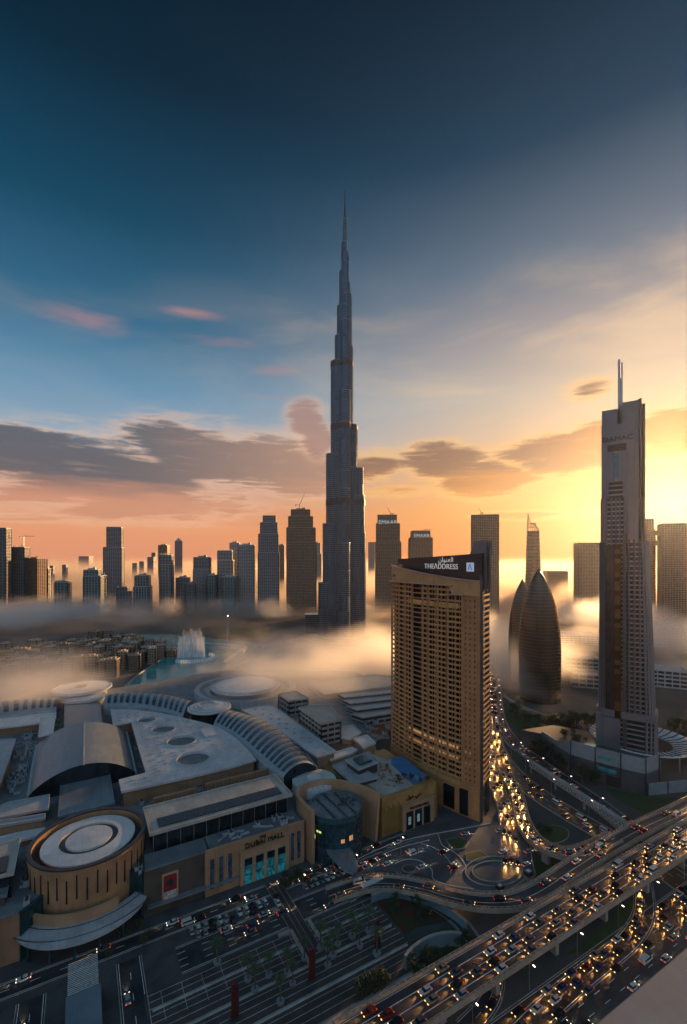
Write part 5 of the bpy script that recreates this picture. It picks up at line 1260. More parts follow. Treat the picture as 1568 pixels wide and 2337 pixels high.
# footbridge with lattice sides along the boulevard
q = [at(1212,1748,5.), at(1440,1898,5.)]; A = Vector(q[0]); B = Vector(q[1]); fb = thing('footbridge', 'long covered footbridge with white lattice sides along the boulevard', 'footbridge', tuple(A))
b = MB(); b.beam(A, B, 3.4, .4); b.beam(A+Vector((0,0,3.2)), B+Vector((0,0,3.2)), 3.6, .3); b.build('deck', concrete, fb)
b = MB(); L_ = (B-A).length; n = int(L_/2.6); d_ = (B-A)/n; s_ = Vector((-d_.y,d_.x,0)).normalized()*1.7
for k in range(n):
    for sg in (-1,1):
        p0 = A+d_*k+s_*sg; p1 = p0+d_; u3 = Vector((0,0,3.1)); b.beam(p0, p1+u3, .22); b.beam(p0+u3, p1, .22)
b.build('lattice', mat('lattice_white', (.6,.58,.55), .5), fb)
b = MB()
for k in range(0, n, 9): p = A+d_*k; b.beam((p.x,p.y,0),(p.x,p.y,4.8),1.)
b.build('columns', concrete, fb)
q = [Vector(at(x,y,0)) for x,y in ((1180,1712),(1260,1776),(1340,1834),(1430,1906))]; q = spline(q,5); b = MB()
for u_, v_ in zip(q, q[1:]): b.beam((u_.x,u_.y,.4),(v_.x,v_.y,.4),3.4,.8)
tag(b.build('median', mat('median_pale', (.28,.24,.21), .7, var=.2)), 'pale raised median between the boulevard carriageways', 'median')
# ---------------------------------------------------------------- vehicles
hl_m = mat('headlight', (1,.8,.5), .3, var=0, emit=(1.,.50,.13), estr=1.056)
hw_m = mat('headlight_cool', (1,.95,.85), .3, var=0, emit=(1.,.80,.55), estr=0.960)
tl_m = mat('taillight', (.8,.05,.02), .3, var=0, emit=(1.,.07,.02), estr=0.576)
rub = mat('rubber', (.02,.02,.02), .8, var=0); cgl = mat('car_glass', (.02,.025,.03), .08, .3, var=0)
def paint(n, c): return mat('car_'+n, c, .25, .3, var=.03)
PAINTS = [('white',(.62,.62,.60)),('silver',(.35,.36,.37)),('black',(.02,.02,.022)),('grey',(.12,.125,.13)),('sand',(.33,.27,.20)),('red',(.25,.03,.02)),('blue',(.04,.07,.16))]
def car_proto(kind, cname, pm, lights):
    """car facing +x, wheels on z 0"""
    r = bpy.data.objects.new(kind, None); COL.objects.link(r)
    if kind == 'bus': L, W, H = 11., 2.5, 3.0
    elif kind == 'van': L, W, H = 5.4, 2., 2.2
    else: L, W, H = 4.6, 1.85, 1.45
    b = MB()
    def ring(x, zl, zh, w): return [(x,-w/2,zl),(x,w/2,zl),(x,w/2,zh*.75),(x,w/2*.93,zh),(x,-w/2*.93,zh),(x,-w/2,zh*.75)]
    hb = {'car':.86,'van':1.15,'bus':2.9}[kind]
    if kind == 'bus': prof = [(-.5,.5,2.7,.95),(-.49,.32,2.9,1),(.47,.32,2.9,1),(.5,.45,2.6,.96)]
    elif kind == 'van': prof = [(-.5,.5,2.,.95),(-.48,.3,2.15,1),(.2,.3,2.15,1),(.34,.3,1.3,1),(.48,.32,1.1,.96),(.5,.45,.8,.9)]
    else: prof = [(-.5,.42,.74,.86),(-.47,.28,.9,.97),(-.3,.24,.95,1),(.2,.24,.92,1),(.45,.26,.78,.95),(.5,.38,.6,.84)]
    prev = None
    for f, zl, zh, wf in prof:
        rr = b.idx(ring(f*L, zl, zh, W*wf))
        if prev:
            for k in range(6): b.quad(prev[k], prev[(k+1) % 6], rr[(k+1) % 6], rr[k])
        else: b.f.append(tuple(reversed(rr))); b.mi.append(0)
        prev = rr
    b.f.append(tuple(prev)); b.mi.append(0)
    def attach(o): o.parent = r; return o
    attach(b.build('body', pm))
    if kind == 'car':
        b = MB(); lo = [(-1.75,-.82,.93),(-1.75,.82,.93),(.95,.82,.9),(.95,-.82,.9)]; hi = [(-1.15,-.66,1.42),(-1.15,.66,1.42),(.2,.66,1.42),(.2,-.66,1.42)]
        a = b.idx(lo); c = b.idx(hi)
        for k in range(4): b.quad(a[k], a[(k+1) % 4], c[(k+1) % 4], c[k])
        attach(b.build('windows', cgl)); b = MB(); b.box((-.48,0,1.42), (1.5,1.36,.05)); attach(b.build('roof', pm))
    else:
        b = MB(); zz = (1.3,.65) if kind == 'van' else (1.3,1.0)
        b.box((-.2 if kind == 'van' else 0,0,zz[0]), (L*.8,W+.04,zz[1])); b.box((L*(.27 if kind == 'van' else .47),0,zz[0]), (L*.07,W*.85,zz[1]*.9)); attach(b.build('windows', cgl))
    for x in (-L*.31, L*.31):
        for y in (-W/2+.1, W/2-.1):
            b = MB(); n = 12; y0, y1 = (y-.12, y+.12); A = b.idx([(x+.33*cos(2*pi*k/n),y0,.33+.33*sin(2*pi*k/n)) for k in range(n)]); B = b.idx([(x+.33*cos(2*pi*k/n),y1,.33+.33*sin(2*pi*k/n)) for k in range(n)])
            for k in range(n): b.quad(A[k],A[(k+1) % n],B[(k+1) % n],B[k])
            b.f += [tuple(A),tuple(reversed(B))]; b.mi += [0,0]; attach(b.build('wheel', rub))
    lm, tm_ = lights
    for y in (-W*.36, W*.36):
        b = MB(); b.box((L*.485,y,.52), (.22,.42,.24)); attach(b.build('headlight', lm or steel))
        b = MB(); b.box((-L*.495,y,.6), (.14,.38,.22)); attach(b.build('taillight', tm_ or MATS['car_red']))
    if lm is not None:
        bl = BEAMS['warm' if lm is hl_m else 'cool']; o = bpy.data.objects.new('headlight_beam', bl); COL.objects.link(o); o.parent = r
        o.location = (L*.5+.25, 0, .62); o.rotation_euler = (0, radians(-90+9), 0)
    return r
BEAMS = {}
for n_, c_, e_ in (('warm',(1.,.43,.10),1600.),('cool',(1.,.78,.5),650.)):
    l_ = bpy.data.lights.new('beam_'+n_, 'SPOT'); l_.energy = e_; l_.color = c_; l_.spot_size = radians(46); l_.spot_blend = .8; l_.shadow_soft_size = .25; BEAMS[n_] = l_
for n_, c_ in PAINTS: paint(n_, c_)
PROTO = {}; 
def car(kind, ci, lights, loc, ang, label, group, tilt=0.):
    key = (kind, ci, lights)
    if key not in PROTO:
        o = car_proto(kind, PAINTS[ci][0], MATS['car_'+PAINTS[ci][0]], {'warm':(hl_m,tl_m),'cool':(hw_m,tl_m),'off':(None,None)}[lights]); PROTO[key] = o
    else: o = copy_tree(PROTO[key])
    o.location = loc; o.rotation_euler = (0, -tilt, ang); o['label'] = label; o['category'] = 'bus' if kind == 'bus' else ('van' if kind == 'van' else 'car'); o['group'] = group
    return o
def stream(c, off, spacing, lights, flip, where, group, kinds=(('car',.93),('van',.055),('bus',.015)), jit=.3, z=.06, skip=0.):
    q = resample(side(c, off), 1.); i = random.uniform(0, spacing)
    while i < len(q)-3:
        k = int(i); a, b_ = q[k], q[min(k+2, len(q)-1)]; p = a
        i += spacing*random.uniform(1-jit, 1+jit)
        if p.y < 100 or abs(p.x/p.y) > .80 or random.random() < skip or (F*(CH-p.z)/p.y+HY) > 2365: continue
        d = Vector((b_.x-a.x, b_.y-a.y)).normalized(); ang = atan2(d.y, d.x)+(pi if flip else 0)
        rnd = random.random(); kd = 'car' if rnd < kinds[0][1] else ('van' if rnd < kinds[0][1]+kinds[1][1] else 'bus')
        if kd == 'bus': i += 7
        ci = random.choice((0,0,1,2,2,2,3,3,3,4,5,6)) if kd == 'car' else 0
        sl_ = (b_.z-a.z)/max(.5, (b_-a).length)
        way = 'coming this way' if (d.y*(-1 if flip else 1)) < 0 else 'heading away'
        noun = {'car':'car','van':'van','bus':'bus'}[kd]
        car(kd, ci, lights, (p.x,p.y,p.z+z), ang, f"{PAINTS[ci][0]} {noun} with lit lamps {where}", group+' - '+PAINTS[ci][0]+' '+noun, tilt=sl_*(-1 if flip else 1))
random.seed(11)
for o_, sp_ in ((-4.9,14.),(-1.6,12.),(1.7,13.),(5.,24.)):
    stream(HC, o_, sp_, 'warm', True, 'on the elevated highway, '+{-4.9:'near lane',-1.6:'second lane',1.7:'third lane',5.:'far lane'}[o_], 'elevated highway traffic '+str(o_))
c_, w_, n_ = ROADS['boulevard']
for k, o_ in enumerate((-5.2,-1.8,1.8,5.2)):
    stream(c_, o_, 17, 'warm', False, 'on the boulevard, '+('outer','second','third','inner')[k]+' lane', 'boulevard traffic %d' % k, skip=.12)
c_, w_, n_ = ROADS['avenue']
for k, o_ in enumerate((-3.8,0.,3.8)):
    stream(c_, o_, 22, 'cool', True, 'on the avenue beside the footbridge, lane '+('one','two','three')[k], 'avenue traffic %d' % k, skip=.15)
stream(RB, -1.6, 10, 'warm', False, 'on the short rising ramp, outer side', 'loop ramp traffic a'); stream(RB, 1.6, 11, 'warm', False, 'on the short rising ramp, inner side', 'loop ramp traffic b')
stream(RA, -1.8, 26, 'warm', True, 'on the curved ramp, inner side', 'curved ramp traffic a'); stream(RA, 1.8, 30, 'warm', True, 'on the curved ramp, outer side', 'curved ramp traffic b')
c_, w_, n_ = ROADS['slip']
for k, o_ in enumerate((-2.8,0.,2.8)): stream(c_, o_, 19, 'warm', False, 'on the slip road by the hotel, lane '+('one','two','three')[k], 'slip road traffic %d' % k)
c_, w_, n_ = ROADS['express']
for k, o_ in enumerate((-10.5,-7,-3.5,0,3.5,7,10.5)):
    stream(c_, o_, 16 if k > 3 else 24, 'warm' if k > 3 else 'cool', k > 3, 'on the lower expressway, lane '+('one','two','three','four','five','six','seven')[k], 'expressway traffic %d' % k, skip=.12)
c_, w_, n_ = ROADS['loop']; stream(c_, -1.6, 12, 'warm', False, 'on the loop under the highway', 'loop traffic')
c_, w_, n_ = ROADS['side']; stream(c_, 1.4, 9, 'warm', False, 'on the side road under the highway', 'side road traffic')
c_, w_, n_ = ROADS['front']
for k, o_ in enumerate((-4.4,-1.4,1.6,4.6)): stream(c_, o_, 34, 'cool', k < 2, 'on the street before the mall, lane '+('one','two','three','four')[k], 'front street traffic %d' % k, jit=.7, skip=.25)
c_, w_, n_ = ROADS['drop']
for k, o_ in enumerate((-1.8,1.7)): stream(c_, o_, 17, 'cool', True, 'at the mall drop off, '+('outer','inner')[k]+' row', 'drop off traffic %d' % k, kinds=(('car',.95),('van',.05),('bus',0.)), jit=.6, skip=.3)
for nm in ('cross_a','cross_b'):
    c_, w_, n_ = ROADS[nm]; stream(c_, 1.8, 17, 'cool', False, 'on the side street at bottom left' if nm == 'cross_a' else 'on the far left side street', nm, jit=.5)
# parked cars on the forecourt and by the rotunda
PK = [(1139,1948,20),(1141,1946,25)]
for i, (x, y, a, l) in enumerate(((1147,1946,30,'white car parked at the slip road end of the forecourt'),(1141,1898,15,'silver car turning below the hotel corner'),(1206,1945,25,'white car by the forecourt gate'),(962,1981,30,'white car at the forecourt bend'),(1032,1977,40,'silver car near the two grass islands'),(1036,1983,35,'dark car near the two grass islands'),(826,1975,28,'white car under the tongue canopy tip'),(838,1981,28,'silver car beside the tongue canopy'),(850,1968,30,'black car right of the tongue canopy'),(872,1958,28,'grey car right of the rotunda'),(884,1974,33,'white car on the approach curve'),(1200,1975,30,'white car at the forecourt right edge'),(1062,1905,10,'silver car below the hotel front'),(936,1945,25,'white car between forecourt curves'),(1010,1948,40,'black car beside the upper grass island'),(768,1990,30,'amber taxi waiting left of the tongue canopy'),(752,1998,30,'white taxi waiting left of the amber one'),(430,2108,30,'white van stopped by the mall doors'))):
    p = at(x,y,.12); car('van' if 'van' in l else 'car', 4 if 'amber' in l else (2 if 'black' in l or 'dark' in l else (1 if 'silver' in l else (3 if 'grey' in l else 0))), 'cool', (p[0],p[1],.14), radians(a), l, 'cars round the mall entrance')
random.seed(77); n_p = 0
for row, (b_, a0, a1) in enumerate(((-14.6,12,47),(-17.4,14,46),(-14.6,62,84),(-66,-34,-12),(-74,-34,-12))):
    a_ = a0
    while a_ < a1:
        a_ += random.choice((2.7,2.7,2.9,5.6)); ci = random.choice((0,0,1,1,2,3,4)); p = uvp(a_, b_); row_t = ('near the mall doors, kerb row','near the mall doors, street row','before the rotunda','in the bottom left yard, upper row','in the bottom left yard, lower row')[row]
        car('car', ci, 'off', (p[0],p[1],.06), atan2(V[1],V[0])+random.choice((0,pi)), PAINTS[ci][0]+' car parked '+row_t, 'parked cars row %d %s' % (row, PAINTS[ci][0]))
# ---------------------------------------------------------------- palms
def palm_mesh():
    r = bpy.data.objects.new('palm_tree', None); COL.objects.link(r)
    b = MB(); prev = None
    for k in range(9):
        t = k/8; rad = .30-.12*t; z = .9+7.2*t; ring = b.idx([(rad*cos(2*pi*q/8)+.25*t*t, rad*sin(2*pi*q/8), z) for q in range(8)])
        if prev:
            for q in range(8): b.quad(prev[q], prev[(q+1) % 8], ring[(q+1) % 8], ring[q])
        prev = ring
    o = b.build('trunk', mat('palm_bark', (.10,.075,.055), .9, var=.3, scale=2.)); o.parent = r
    b = MB()
    for k in range(38):
        a = 2*pi*k/38+random.uniform(-.1,.1); up = random.uniform(.1,1.1); L = random.uniform(2.1,2.9); pp = None
        for j in range(7):
            t = j/6; rr = L*t; z = 8.1+up*L*t*1.0-1.5*L*t*t*.62; c = Vector((.25+rr*cos(a), rr*sin(a), z)); s_ = Vector((-sin(a),cos(a),0))*(.08+.30*sin(pi*min(1,t+.12)))
            cur = (c+s_*1.+Vector((0,0,-.25)), c, c-s_*1.+Vector((0,0,-.25)))
            if pp and True:
                b.face([pp[1],cur[1],cur[0].lerp(pp[0],.35)]); b.face([pp[1],cur[2].lerp(pp[2],.35),cur[1]]); 
                if j < 6: b.face([pp[1],pp[0],cur[1].lerp(pp[1],.6)]); b.face([pp[1],cur[1].lerp(pp[1],.6),pp[2]])
            pp = cur
    o = b.build('crown', mat('palm_leaf', (.035,.065,.03), .7, var=.3, scale=1., col2=(.06,.08,.03))); o.parent = r
    b = MB(); b.lathe((0,0), [(1.1,0),(1.35,.95),(1.15,.95),(1.05,.8),(.01,.8)], 16); o = b.build('planter', mat('planter', (.22,.24,.25), .6, var=.15)); o.parent = r
    return r
PALM = None
for i, (x, y) in enumerate(((695,2190),(732,2166),(748,2206),(771,2158),(804,2140),(821,2162),(614,2228),(566,2238),(655,2222),(668,2248),(582,2262),(496,2200),(842,2128),(760,2184),(640,2290),(860,2180))):
    if PALM is None: PALM = palm_mesh(); o = PALM
    else: o = copy_tree(PALM)
    p = at(x,y,.15); o.location = p; s_ = random.uniform(.9,1.2); o.scale = (s_,)*3; o.rotation_euler.z = random.uniform(0,6)
    o['category'] = 'palm tree'; o['group'] = 'palms on the plaza'; o['label'] = 'dark fronded palm in a round planter on the striped plaza'
# ---------------------------------------------------------------- red pylons
rdm = mat('pylon_red', (.10,.012,.010), .45, var=.15, scale=.5)
for x, y, h, l in ((535,2326,12.5,'leftmost red banner pylon at the bottom edge'),(711,2238,12.,'middle red banner pylon on the plaza'),(861,2164,11.5,'rightmost red banner pylon near the flowerbed')):
    p = at(x,y,.15); r = thing('banner_pylon', l, 'pylon', p, 'red pylons on the plaza'); b = MB()
    b.prism(ccw([(p[0]-.9,p[1]-.5),(p[0]+.9,p[1]-.5),(p[0]+.9,p[1]+.5),(p[0]-.9,p[1]+.5)]), 1.2, [h-1.2,h,h,h-1.2]); b.build('banner', rdm, r)
    b = MB(); b.box((p[0],p[1],.15), (2.2,1.4,1.1)); b.box((p[0]+1.15,p[1]+.1,1.2), (.5,.9,h-3.5)); b.build('frame', darkclad, r)
# covered walkway from the doors across the street, metro roof, zebra
wk = thing('raised_crossing', 'brown striped raised crossing from the mall doors over the street', 'crossing', FO(52,-18,0))
b = MB(); b.prism(ccw(uvrect(49.2,-46,56.4,-4)), .04, .26); b.build('deck', mat('walk_deck', (.06,.045,.045), .6, var=.25, scale=.4), wk)
b = MB()
for a in (49.3,51.7,53.9,56.3): b.prism(ccw(uvrect(a-.09,-46,a+.09,-4)), .262, .30)
b.build('edge_strips', concrete_w, wk)
b = MB()
for a0,a1,b0,b1 in ((48.8,49.9,-54,-34),(57.2,58.4,-50,-33),(44,49.,-34.6,-33.6)): b.prism(ccw(uvrect(a0,b0,a1,b1)), .14, 1.0)
tag(b.build('planter_wall', concrete), 'low planter walls flanking the walkway end on the plaza', 'wall')
zb = MB()
for k in range(22): zb.prism(ccw(uvrect(-27.5,-7.4-k*.8,-18,-7.-k*.8)), .05, .08)
struct(zb.build('zebra_crossing', paint_w))
cr_ = thing('station_canopy', 'flat teal grey roof strip at the bottom left by the zebra stripes', 'canopy', FO(-23,-40,0)); b = MB(); b.prism(ccw(uvrect(-27.8,-60,-17.6,-25.6)), 3.2, 3.7, bottom=True); b.build('roof', mat('station_roof', (.16,.22,.26), .5, .2, var=.1), cr_)
b = MB()
for bb in (-58,-48,-37,-27):
    for a in (-27.4,-18): b.box(FO(a,bb,0), (.4,.4,3.3))
b.build('columns', steeld, cr_)
# little booths
for x, y, l, s_ in ((1206,2010,'dark booth with pale base at the forecourt wall end',2.6),(1141,2040,'small dark booth at the forecourt bottom corner',2.2),(1134,2200,'dark booth by the ramp below the forecourt',2.6),(1008,2330,'small booth on the service road',2.)):
    p = at(x,y,.1); r = thing('booth', l, 'booth', p); b = MB(); b.box((p[0],p[1],0), (s_*1.3,s_,s_*1.1), ax=tuple(U)); b.build('base', concrete, r); b = MB(); b.box((p[0],p[1],s_*1.1), (s_*1.4,s_*1.1,s_*.7), ax=tuple(U)); b.build('cabin', darkclad, r); b = MB(); b.box((p[0],p[1],s_*1.8), (s_*.8,s_*.7,.15), ax=tuple(U)); b.build('roof', roofw, r)
# forecourt wall
b = MB(); q = [Vector(at(x,y,0)) for x,y in ((1210,1940),(1221,2000),(1150,2046))]
for u_, v_ in zip(q, q[1:]): b.beam((u_.x,u_.y,.8),(v_.x,v_.y,.8),.4,1.7)
tag(b.build('forecourt_wall', concrete), 'thin pale wall edging the forecourt on the right', 'wall')
# ---------------------------------------------------------------- street lamps
def lamp_proto():
    r = bpy.data.objects.new('street_lamp', None); COL.objects.link(r)
    b = MB(); b.lathe((0,0), [(.14,0),(.1,5),(.07,9.5)], 8); b.beam((0,0,9.4),(1.8,0,9.9),.12); o = b.build('pole', steel); o.parent = r
    b = MB(); b.box((1.9,0,9.8), (.9,.35,.14)); o = b.build('lamp_head', mat('lamp_glow', (1,.9,.7), .4, var=0, emit=(1,.8,.5), estr=2.880)); o.parent = r
    return r
LAMP = None
def lamp(p, ang, where, group):
    global LAMP
    if LAMP is None: LAMP = lamp_proto(); o = LAMP
    else: o = copy_tree(LAMP)
    o.location = p; o.rotation_euler.z = ang; o['label'] = 'slim steel street lamp with single arm '+where; o['category'] = 'street lamp'; o['group'] = group
for key, where, off in (('boulevard','along the boulevard kerb',8.4),('avenue','along the avenue kerb',-7.),('front','beside the street before the mall',7.4),('express','beside the lower expressway',14.)):
    c_ = ROADS[key][0]
    for p in resample(side(c_, off), 27)[1:]:
        if p.y > 110 and abs(p.x/p.y) < .78 and p.y < 650: lamp((p.x,p.y,0), atan2(U[1],U[0])-pi/2, where, 'lamps '+where)
# ---------------------------------------------------------------- old town blocks by the lake
random.seed(21)
om = [mat('oldtown_sand', (.36,.27,.20), .8, var=.15, scale=.08, stain=.3), mat('oldtown_pale', (.44,.36,.29), .8, var=.15, scale=.08, stain=.3), mat('oldtown_brown', (.25,.18,.13), .8, var=.15, scale=.08, stain=.3)]
og = glass('oldtown_window', (.035,.045,.055), .2, .3, (2.6, 3.2))
def oldblock(px, py, w, d, h, rot, k, label, group):
    X, Y, _ = at(px, py); r = thing('apartment_block', label, 'building', (X,Y,0), group); P = rect(X,Y,w,d,rot); b = MB(); b.ribbed(P, 0, h, 3.3, .38, .35); b.build('body', [om[k], og], r)
    b = MB(); b.piers(offset(P,.05), 0, h, 3.1, .9, .7); b.build('piers', om[k], r)
    b = MB(); box_top(b, offset(P,.2), h, 1.3, .4); b.box((X+w*.2,Y,h), (w*.25,d*.3,3.2)); b.box((X-w*.25,Y+d*.1,h), (w*.18,d*.25,2.2)); b.build('roof', om[(k+1) % 3], r)
cn_ = 0
for row, (y, x0, x1, h0) in enumerate(((1562,-30,40,17),(1545,-30,250,16),(1530,-30,318,15),(1514,-30,352,15),(1500,-30,380,13),(1487,60,372,13),(1476,170,330,12),(1466,200,300,14))):
    x = x0+random.uniform(0,8)
    while x < x1:
        wpx = random.uniform(17,32); Yr = 150*F/(y-HY); w = wpx/F*Yr*.8; h = h0*random.uniform(.75,1.55); k = random.choice((0,0,1,2)); cn_ += 1
        oldblock(x+wpx/2, y-random.uniform(0,4), w, random.uniform(9,15), h, radians(random.choice((-12,-6,4,14,20))), k, ('sand','pale','brown')[k]+' flat roofed apartment block, '+('front row facing the mall','second row from the mall','third row from the mall','fourth row from the mall','row near the lake bend','row behind the lake bend','back row in the fog','last row in the fog')[row], 'old quarter row %d %s' % (row, ('sand','pale','brown')[k]))
        x += wpx+random.uniform(-2,3)
# ---------------------------------------------------------------- fountain
fx, fy, _ = at(437,1502,0)
ft = thing('fountain', 'tall white fountain jets rising from the turquoise lake', 'fountain', (fx,fy,.05))
fm = bpy.data.materials.new('fountain_spray'); fm.use_nodes = True; t = NT(fm.node_tree); bs = t.n['Principled BSDF']
bs.inputs['Base Color'].default_value = (.9,.92,.95,1); bs.inputs['Roughness'].default_value = .9
sp3 = t.new('ShaderNodeSeparateXYZ', {0: t.new('ShaderNodeTexCoord').outputs['Object']})
al_ = t.m('MULTIPLY', t.mr(sp3.outputs[2], 48., 4., .06, .62, False), t.mr(t.noise(t.new('ShaderNodeMapping', {0: t.new('ShaderNodeTexCoord').outputs['Object'], 'Scale': (1,1,.10)}).outputs[0], .5, 3.), .3, .7, .3, .9))
t.put(bs.inputs['Alpha'], al_)
random.seed(2)
for k in range(44):
    a = k/43; x = fx-19+38*a; y = fy+6*sin(a*pi); h = (44 if 5 < k < 39 else 33)*random.uniform(.78,1.05); rr = random.uniform(.5,1.1); b = MB(); b.lathe((x,y), [(rr*2.3,.1),(rr*1.5,h*.25),(rr,h*.7),(rr*.7,h*.95),(.05,h)], 10); b.build('jet', fm, ft, smooth=True)
b = MB(); q = [(fx+31*cos(radians(a))+3, fy+27*sin(radians(a))-6, .2) for a in range(-120, 60, 6)]
for u_, v_ in zip(q, q[1:]): b.beam((u_[0],u_[1],2.2), (v_[0],v_[1],2.2), 2.8, 4.2)
b.build('spray_arc', fm, ft)
# mast, lake bridges
p = at(520,1463,0); r = thing('light_mast', 'tall pale mast with a lit tip on the lawn by the lake', 'mast', p); b = MB(); b.lathe(p, [(.8,0),(.5,20),(.3,44)], 8); b.build('pole', roofw, r); b = MB(); b.lathe(p, [(.1,43.6),(1.0,44.2),(1.,45),(.1,45.6)], 10); b.build('lamp', MATS['lamp_glow'], r)
for l, pts, w in (('pale diagonal footbridge over the lake corner', ((512,1512),(552,1484),(562,1476)), 5.),('straight pale footbridge along the top of the lake', ((400,1470),(480,1469),(562,1475)), 3.)):
    q = [at(x,y,1.5) for x,y in pts]; r = thing('footbridge', l, 'footbridge', q[0]); b = MB()
    for u_, v_ in zip(q, q[1:]): b.beam(u_, v_, w, .8)
    b.build('deck', mat('bridge_teal', (.28,.38,.40), .5), r); b = MB()
    for u_, v_ in zip(q, q[1:]):
        for s_ in (-1,1): b.beam((u_[0]+s_*w*.35,u_[1]-s_*w*.3,2.6), (v_[0]+s_*w*.35,v_[1]-s_*w*.3,2.6), .5)
    b.build('railing', roofw, r)
# ---------------------------------------------------------------- trees
def tree_proto(seed, h, rad, name='leafy_tree'):
    random.seed(seed); r = bpy.data.objects.new(name, None); COL.objects.link(r); b = MB()
    b.lathe((0,0), [(.32,0),(.22,h*.35),(.14,h*.6)], 8)
    for k in range(5): a = 2*pi*k/5+seed; b.beam((0,0,h*.35), (rad*.6*cos(a),rad*.6*sin(a),h*.72), .12)
    o = b.build('trunk', mat('bark', (.08,.06,.045), .9, var=.2, scale=2.)); o.parent = r; b = MB()
    cl = [(random.uniform(-.6,.6)*rad, random.uniform(-.6,.6)*rad, h*random.uniform(.5,.88), rad*random.uniform(.35,.6)) for _ in range(9)]
    for k in range(620):
        c = random.choice(cl); v = Vector((random.gauss(0,1),random.gauss(0,1),random.gauss(0,.8))).normalized()*c[3]*random.uniform(.55,1.05); p = Vector(c[:3])+v
        n_ = Vector((random.gauss(0,1),random.gauss(0,1),random.gauss(.6,1))).normalized(); t1 = n_.orthogonal().normalized(); t2 = n_.cross(t1); s_ = random.uniform(.16,.34)*rad/3
        b.face([p+t1*s_, p+t2*s_*.7, p-t1*s_, p-t2*s_*.7], random.choice((0,0,1)))
    o = b.build('crown', [mat('leaf_dark', (.028,.045,.018), .7, var=.3, scale=.8), mat('leaf_light', (.055,.075,.03), .7, var=.3, scale=.8)]); o.parent = r
    return r
TP_ = []
def trees(spots, where, group, s0=1.):
    for x, y, z in spots:
        if len(TP_) < 3: o = tree_proto(len(TP_)+1, 7.5, 3.2); TP_.append(o)
        else: o = copy_tree(random.choice(TP_))
        p = at(x,y,z); o.location = p; s_ = s0*random.uniform(.75,1.3); o.scale = (s_,s_,s_*random.uniform(.85,1.15)); o.rotation_euler.z = random.uniform(0,6)
        o['category'] = 'tree'; o['group'] = group; o['label'] = 'bushy dark green tree '+where
random.seed(9)
def scat(px, n, z=0.):
    out = []; xs = [p[0] for p in px]; ys = [p[1] for p in px]
    while len(out) < n:
        x, y = random.uniform(min(xs),max(xs)), random.uniform(min(ys),max(ys)); c = False
        for i in range(len(px)):
            x1,y1 = px[i]; x2,y2 = px[(i+1) % len(px)]
            if (y1 > y) != (y2 > y) and x < (x2-x1)*(y-y1)/(y2-y1)+x1: c = not c
        if c: out.append((x,y,z))
    return out
trees(scat([(1230,1672),(1300,1712),(1300,1765),(1370,1790),(1352,1800),(1250,1740),(1196,1690)], 46), 'between the avenue and the curved podium wall', 'avenue trees', 1.15)
trees(scat([(1268,1668),(1320,1680),(1360,1690),(1356,1700),(1310,1700),(1280,1690)], 10, 13.), 'on the podium deck by the teal pool', 'podium trees', .7)
trees(scat([(1160,1620),(1230,1650),(1300,1640),(1370,1650),(1360,1672),(1260,1665),(1180,1650)], 34), 'at the foot of the leaf shaped towers', 'leaf tower trees', 1.2)
trees(scat([(1500,1640),(1568,1650),(1568,1760),(1545,1745),(1520,1650)], 22), 'right of the finned tower near the frame edge', 'right edge trees')
trees(scat([(1230,1897),(1292,1897),(1290,1915),(1234,1915)], 4), 'on the round grass island by the boulevard', 'island trees', .6)
trees(scat([(850,2045),(930,2055),(1000,2085),(960,2105),(880,2105)], 9), 'on the flowerbed inside the curved ramp', 'flowerbed trees', .6)
trees(scat([(920,2225),(1060,2150),(1080,2160),(960,2245)], 11), 'in the dark garden strip beside the elevated highway', 'garden strip trees', .8)
trees(scat([(810,2285),(880,2250),(890,2262),(820,2300)], 6), 'in the planting left of the garden strip', 'corner planting trees', .8)
trees(scat([(640,2010),(740,1998),(750,2020),(640,2044)], 9), 'in the dark planting before the rotunda', 'rotunda planting trees', .6)
trees(scat([(560,1490),(640,1474),(700,1466),(700,1474),(600,1500)], 12), 'on the lake bank below the supertall', 'lake bank trees', 1.2)
trees(scat([(862,1768),(905,1738),(925,1770),(985,1780),(955,1795),(880,1790)], 10, 20.9), 'on the pool deck of the gold hall', 'pool deck trees', .45)
# street clutter on the left bottom
trees(scat([(250,2120),(330,2100),(350,2140),(300,2200),(240,2200)], 6), 'beside the bottom left streets', 'left street trees', .55)
for l, pts, h in (('low pale garden wall sweeping below the leaf shaped towers', ((1150,1590),(1180,1612),(1230,1632),(1290,1650),(1330,1664)), 2.2),('short pale wall inside the garden left of the podium', ((1236,1660),(1262,1676),(1276,1690)), 3.)):
    rwall(l, pts, h, concrete, 1.6)
# ---------------------------------------------------------------- rooftop units
random.seed(31)
def unit_proto():
    r = bpy.data.objects.new('air_unit', None); COL.objects.link(r); b = MB(); b.box((0,0,0), (3.2,2.,1.7)); o = b.build('casing', roofg); o.parent = r
    b = MB(); b.lathe((-.75,0), [(.6,1.7),(.6,1.95),(.45,1.95),(.01,1.8)], 12); b.lathe((.75,0), [(.6,1.7),(.6,1.95),(.45,1.95),(.01,1.8)], 12); o = b.build('fans', darkclad); o.parent = r
    return r
UN = unit_proto(); first = True
def units(px, n, z, where, s=1.):
    global first
    for x, y, _ in scat(px, n):
        o = UN if first else copy_tree(UN); first = False; p = at(x,y,z); o.location = p; q = s*random.uniform(.7,1.35); o.scale = (q,q*random.uniform(.7,1.3),q*random.uniform(.7,1.5)); o.rotation_euler.z = atan2(U[1],U[0])+random.choice((0,pi/2))
        o['category'] = 'rooftop unit'; o['group'] = 'rooftop units '+where; o['label'] = 'grey two fan unit '+where
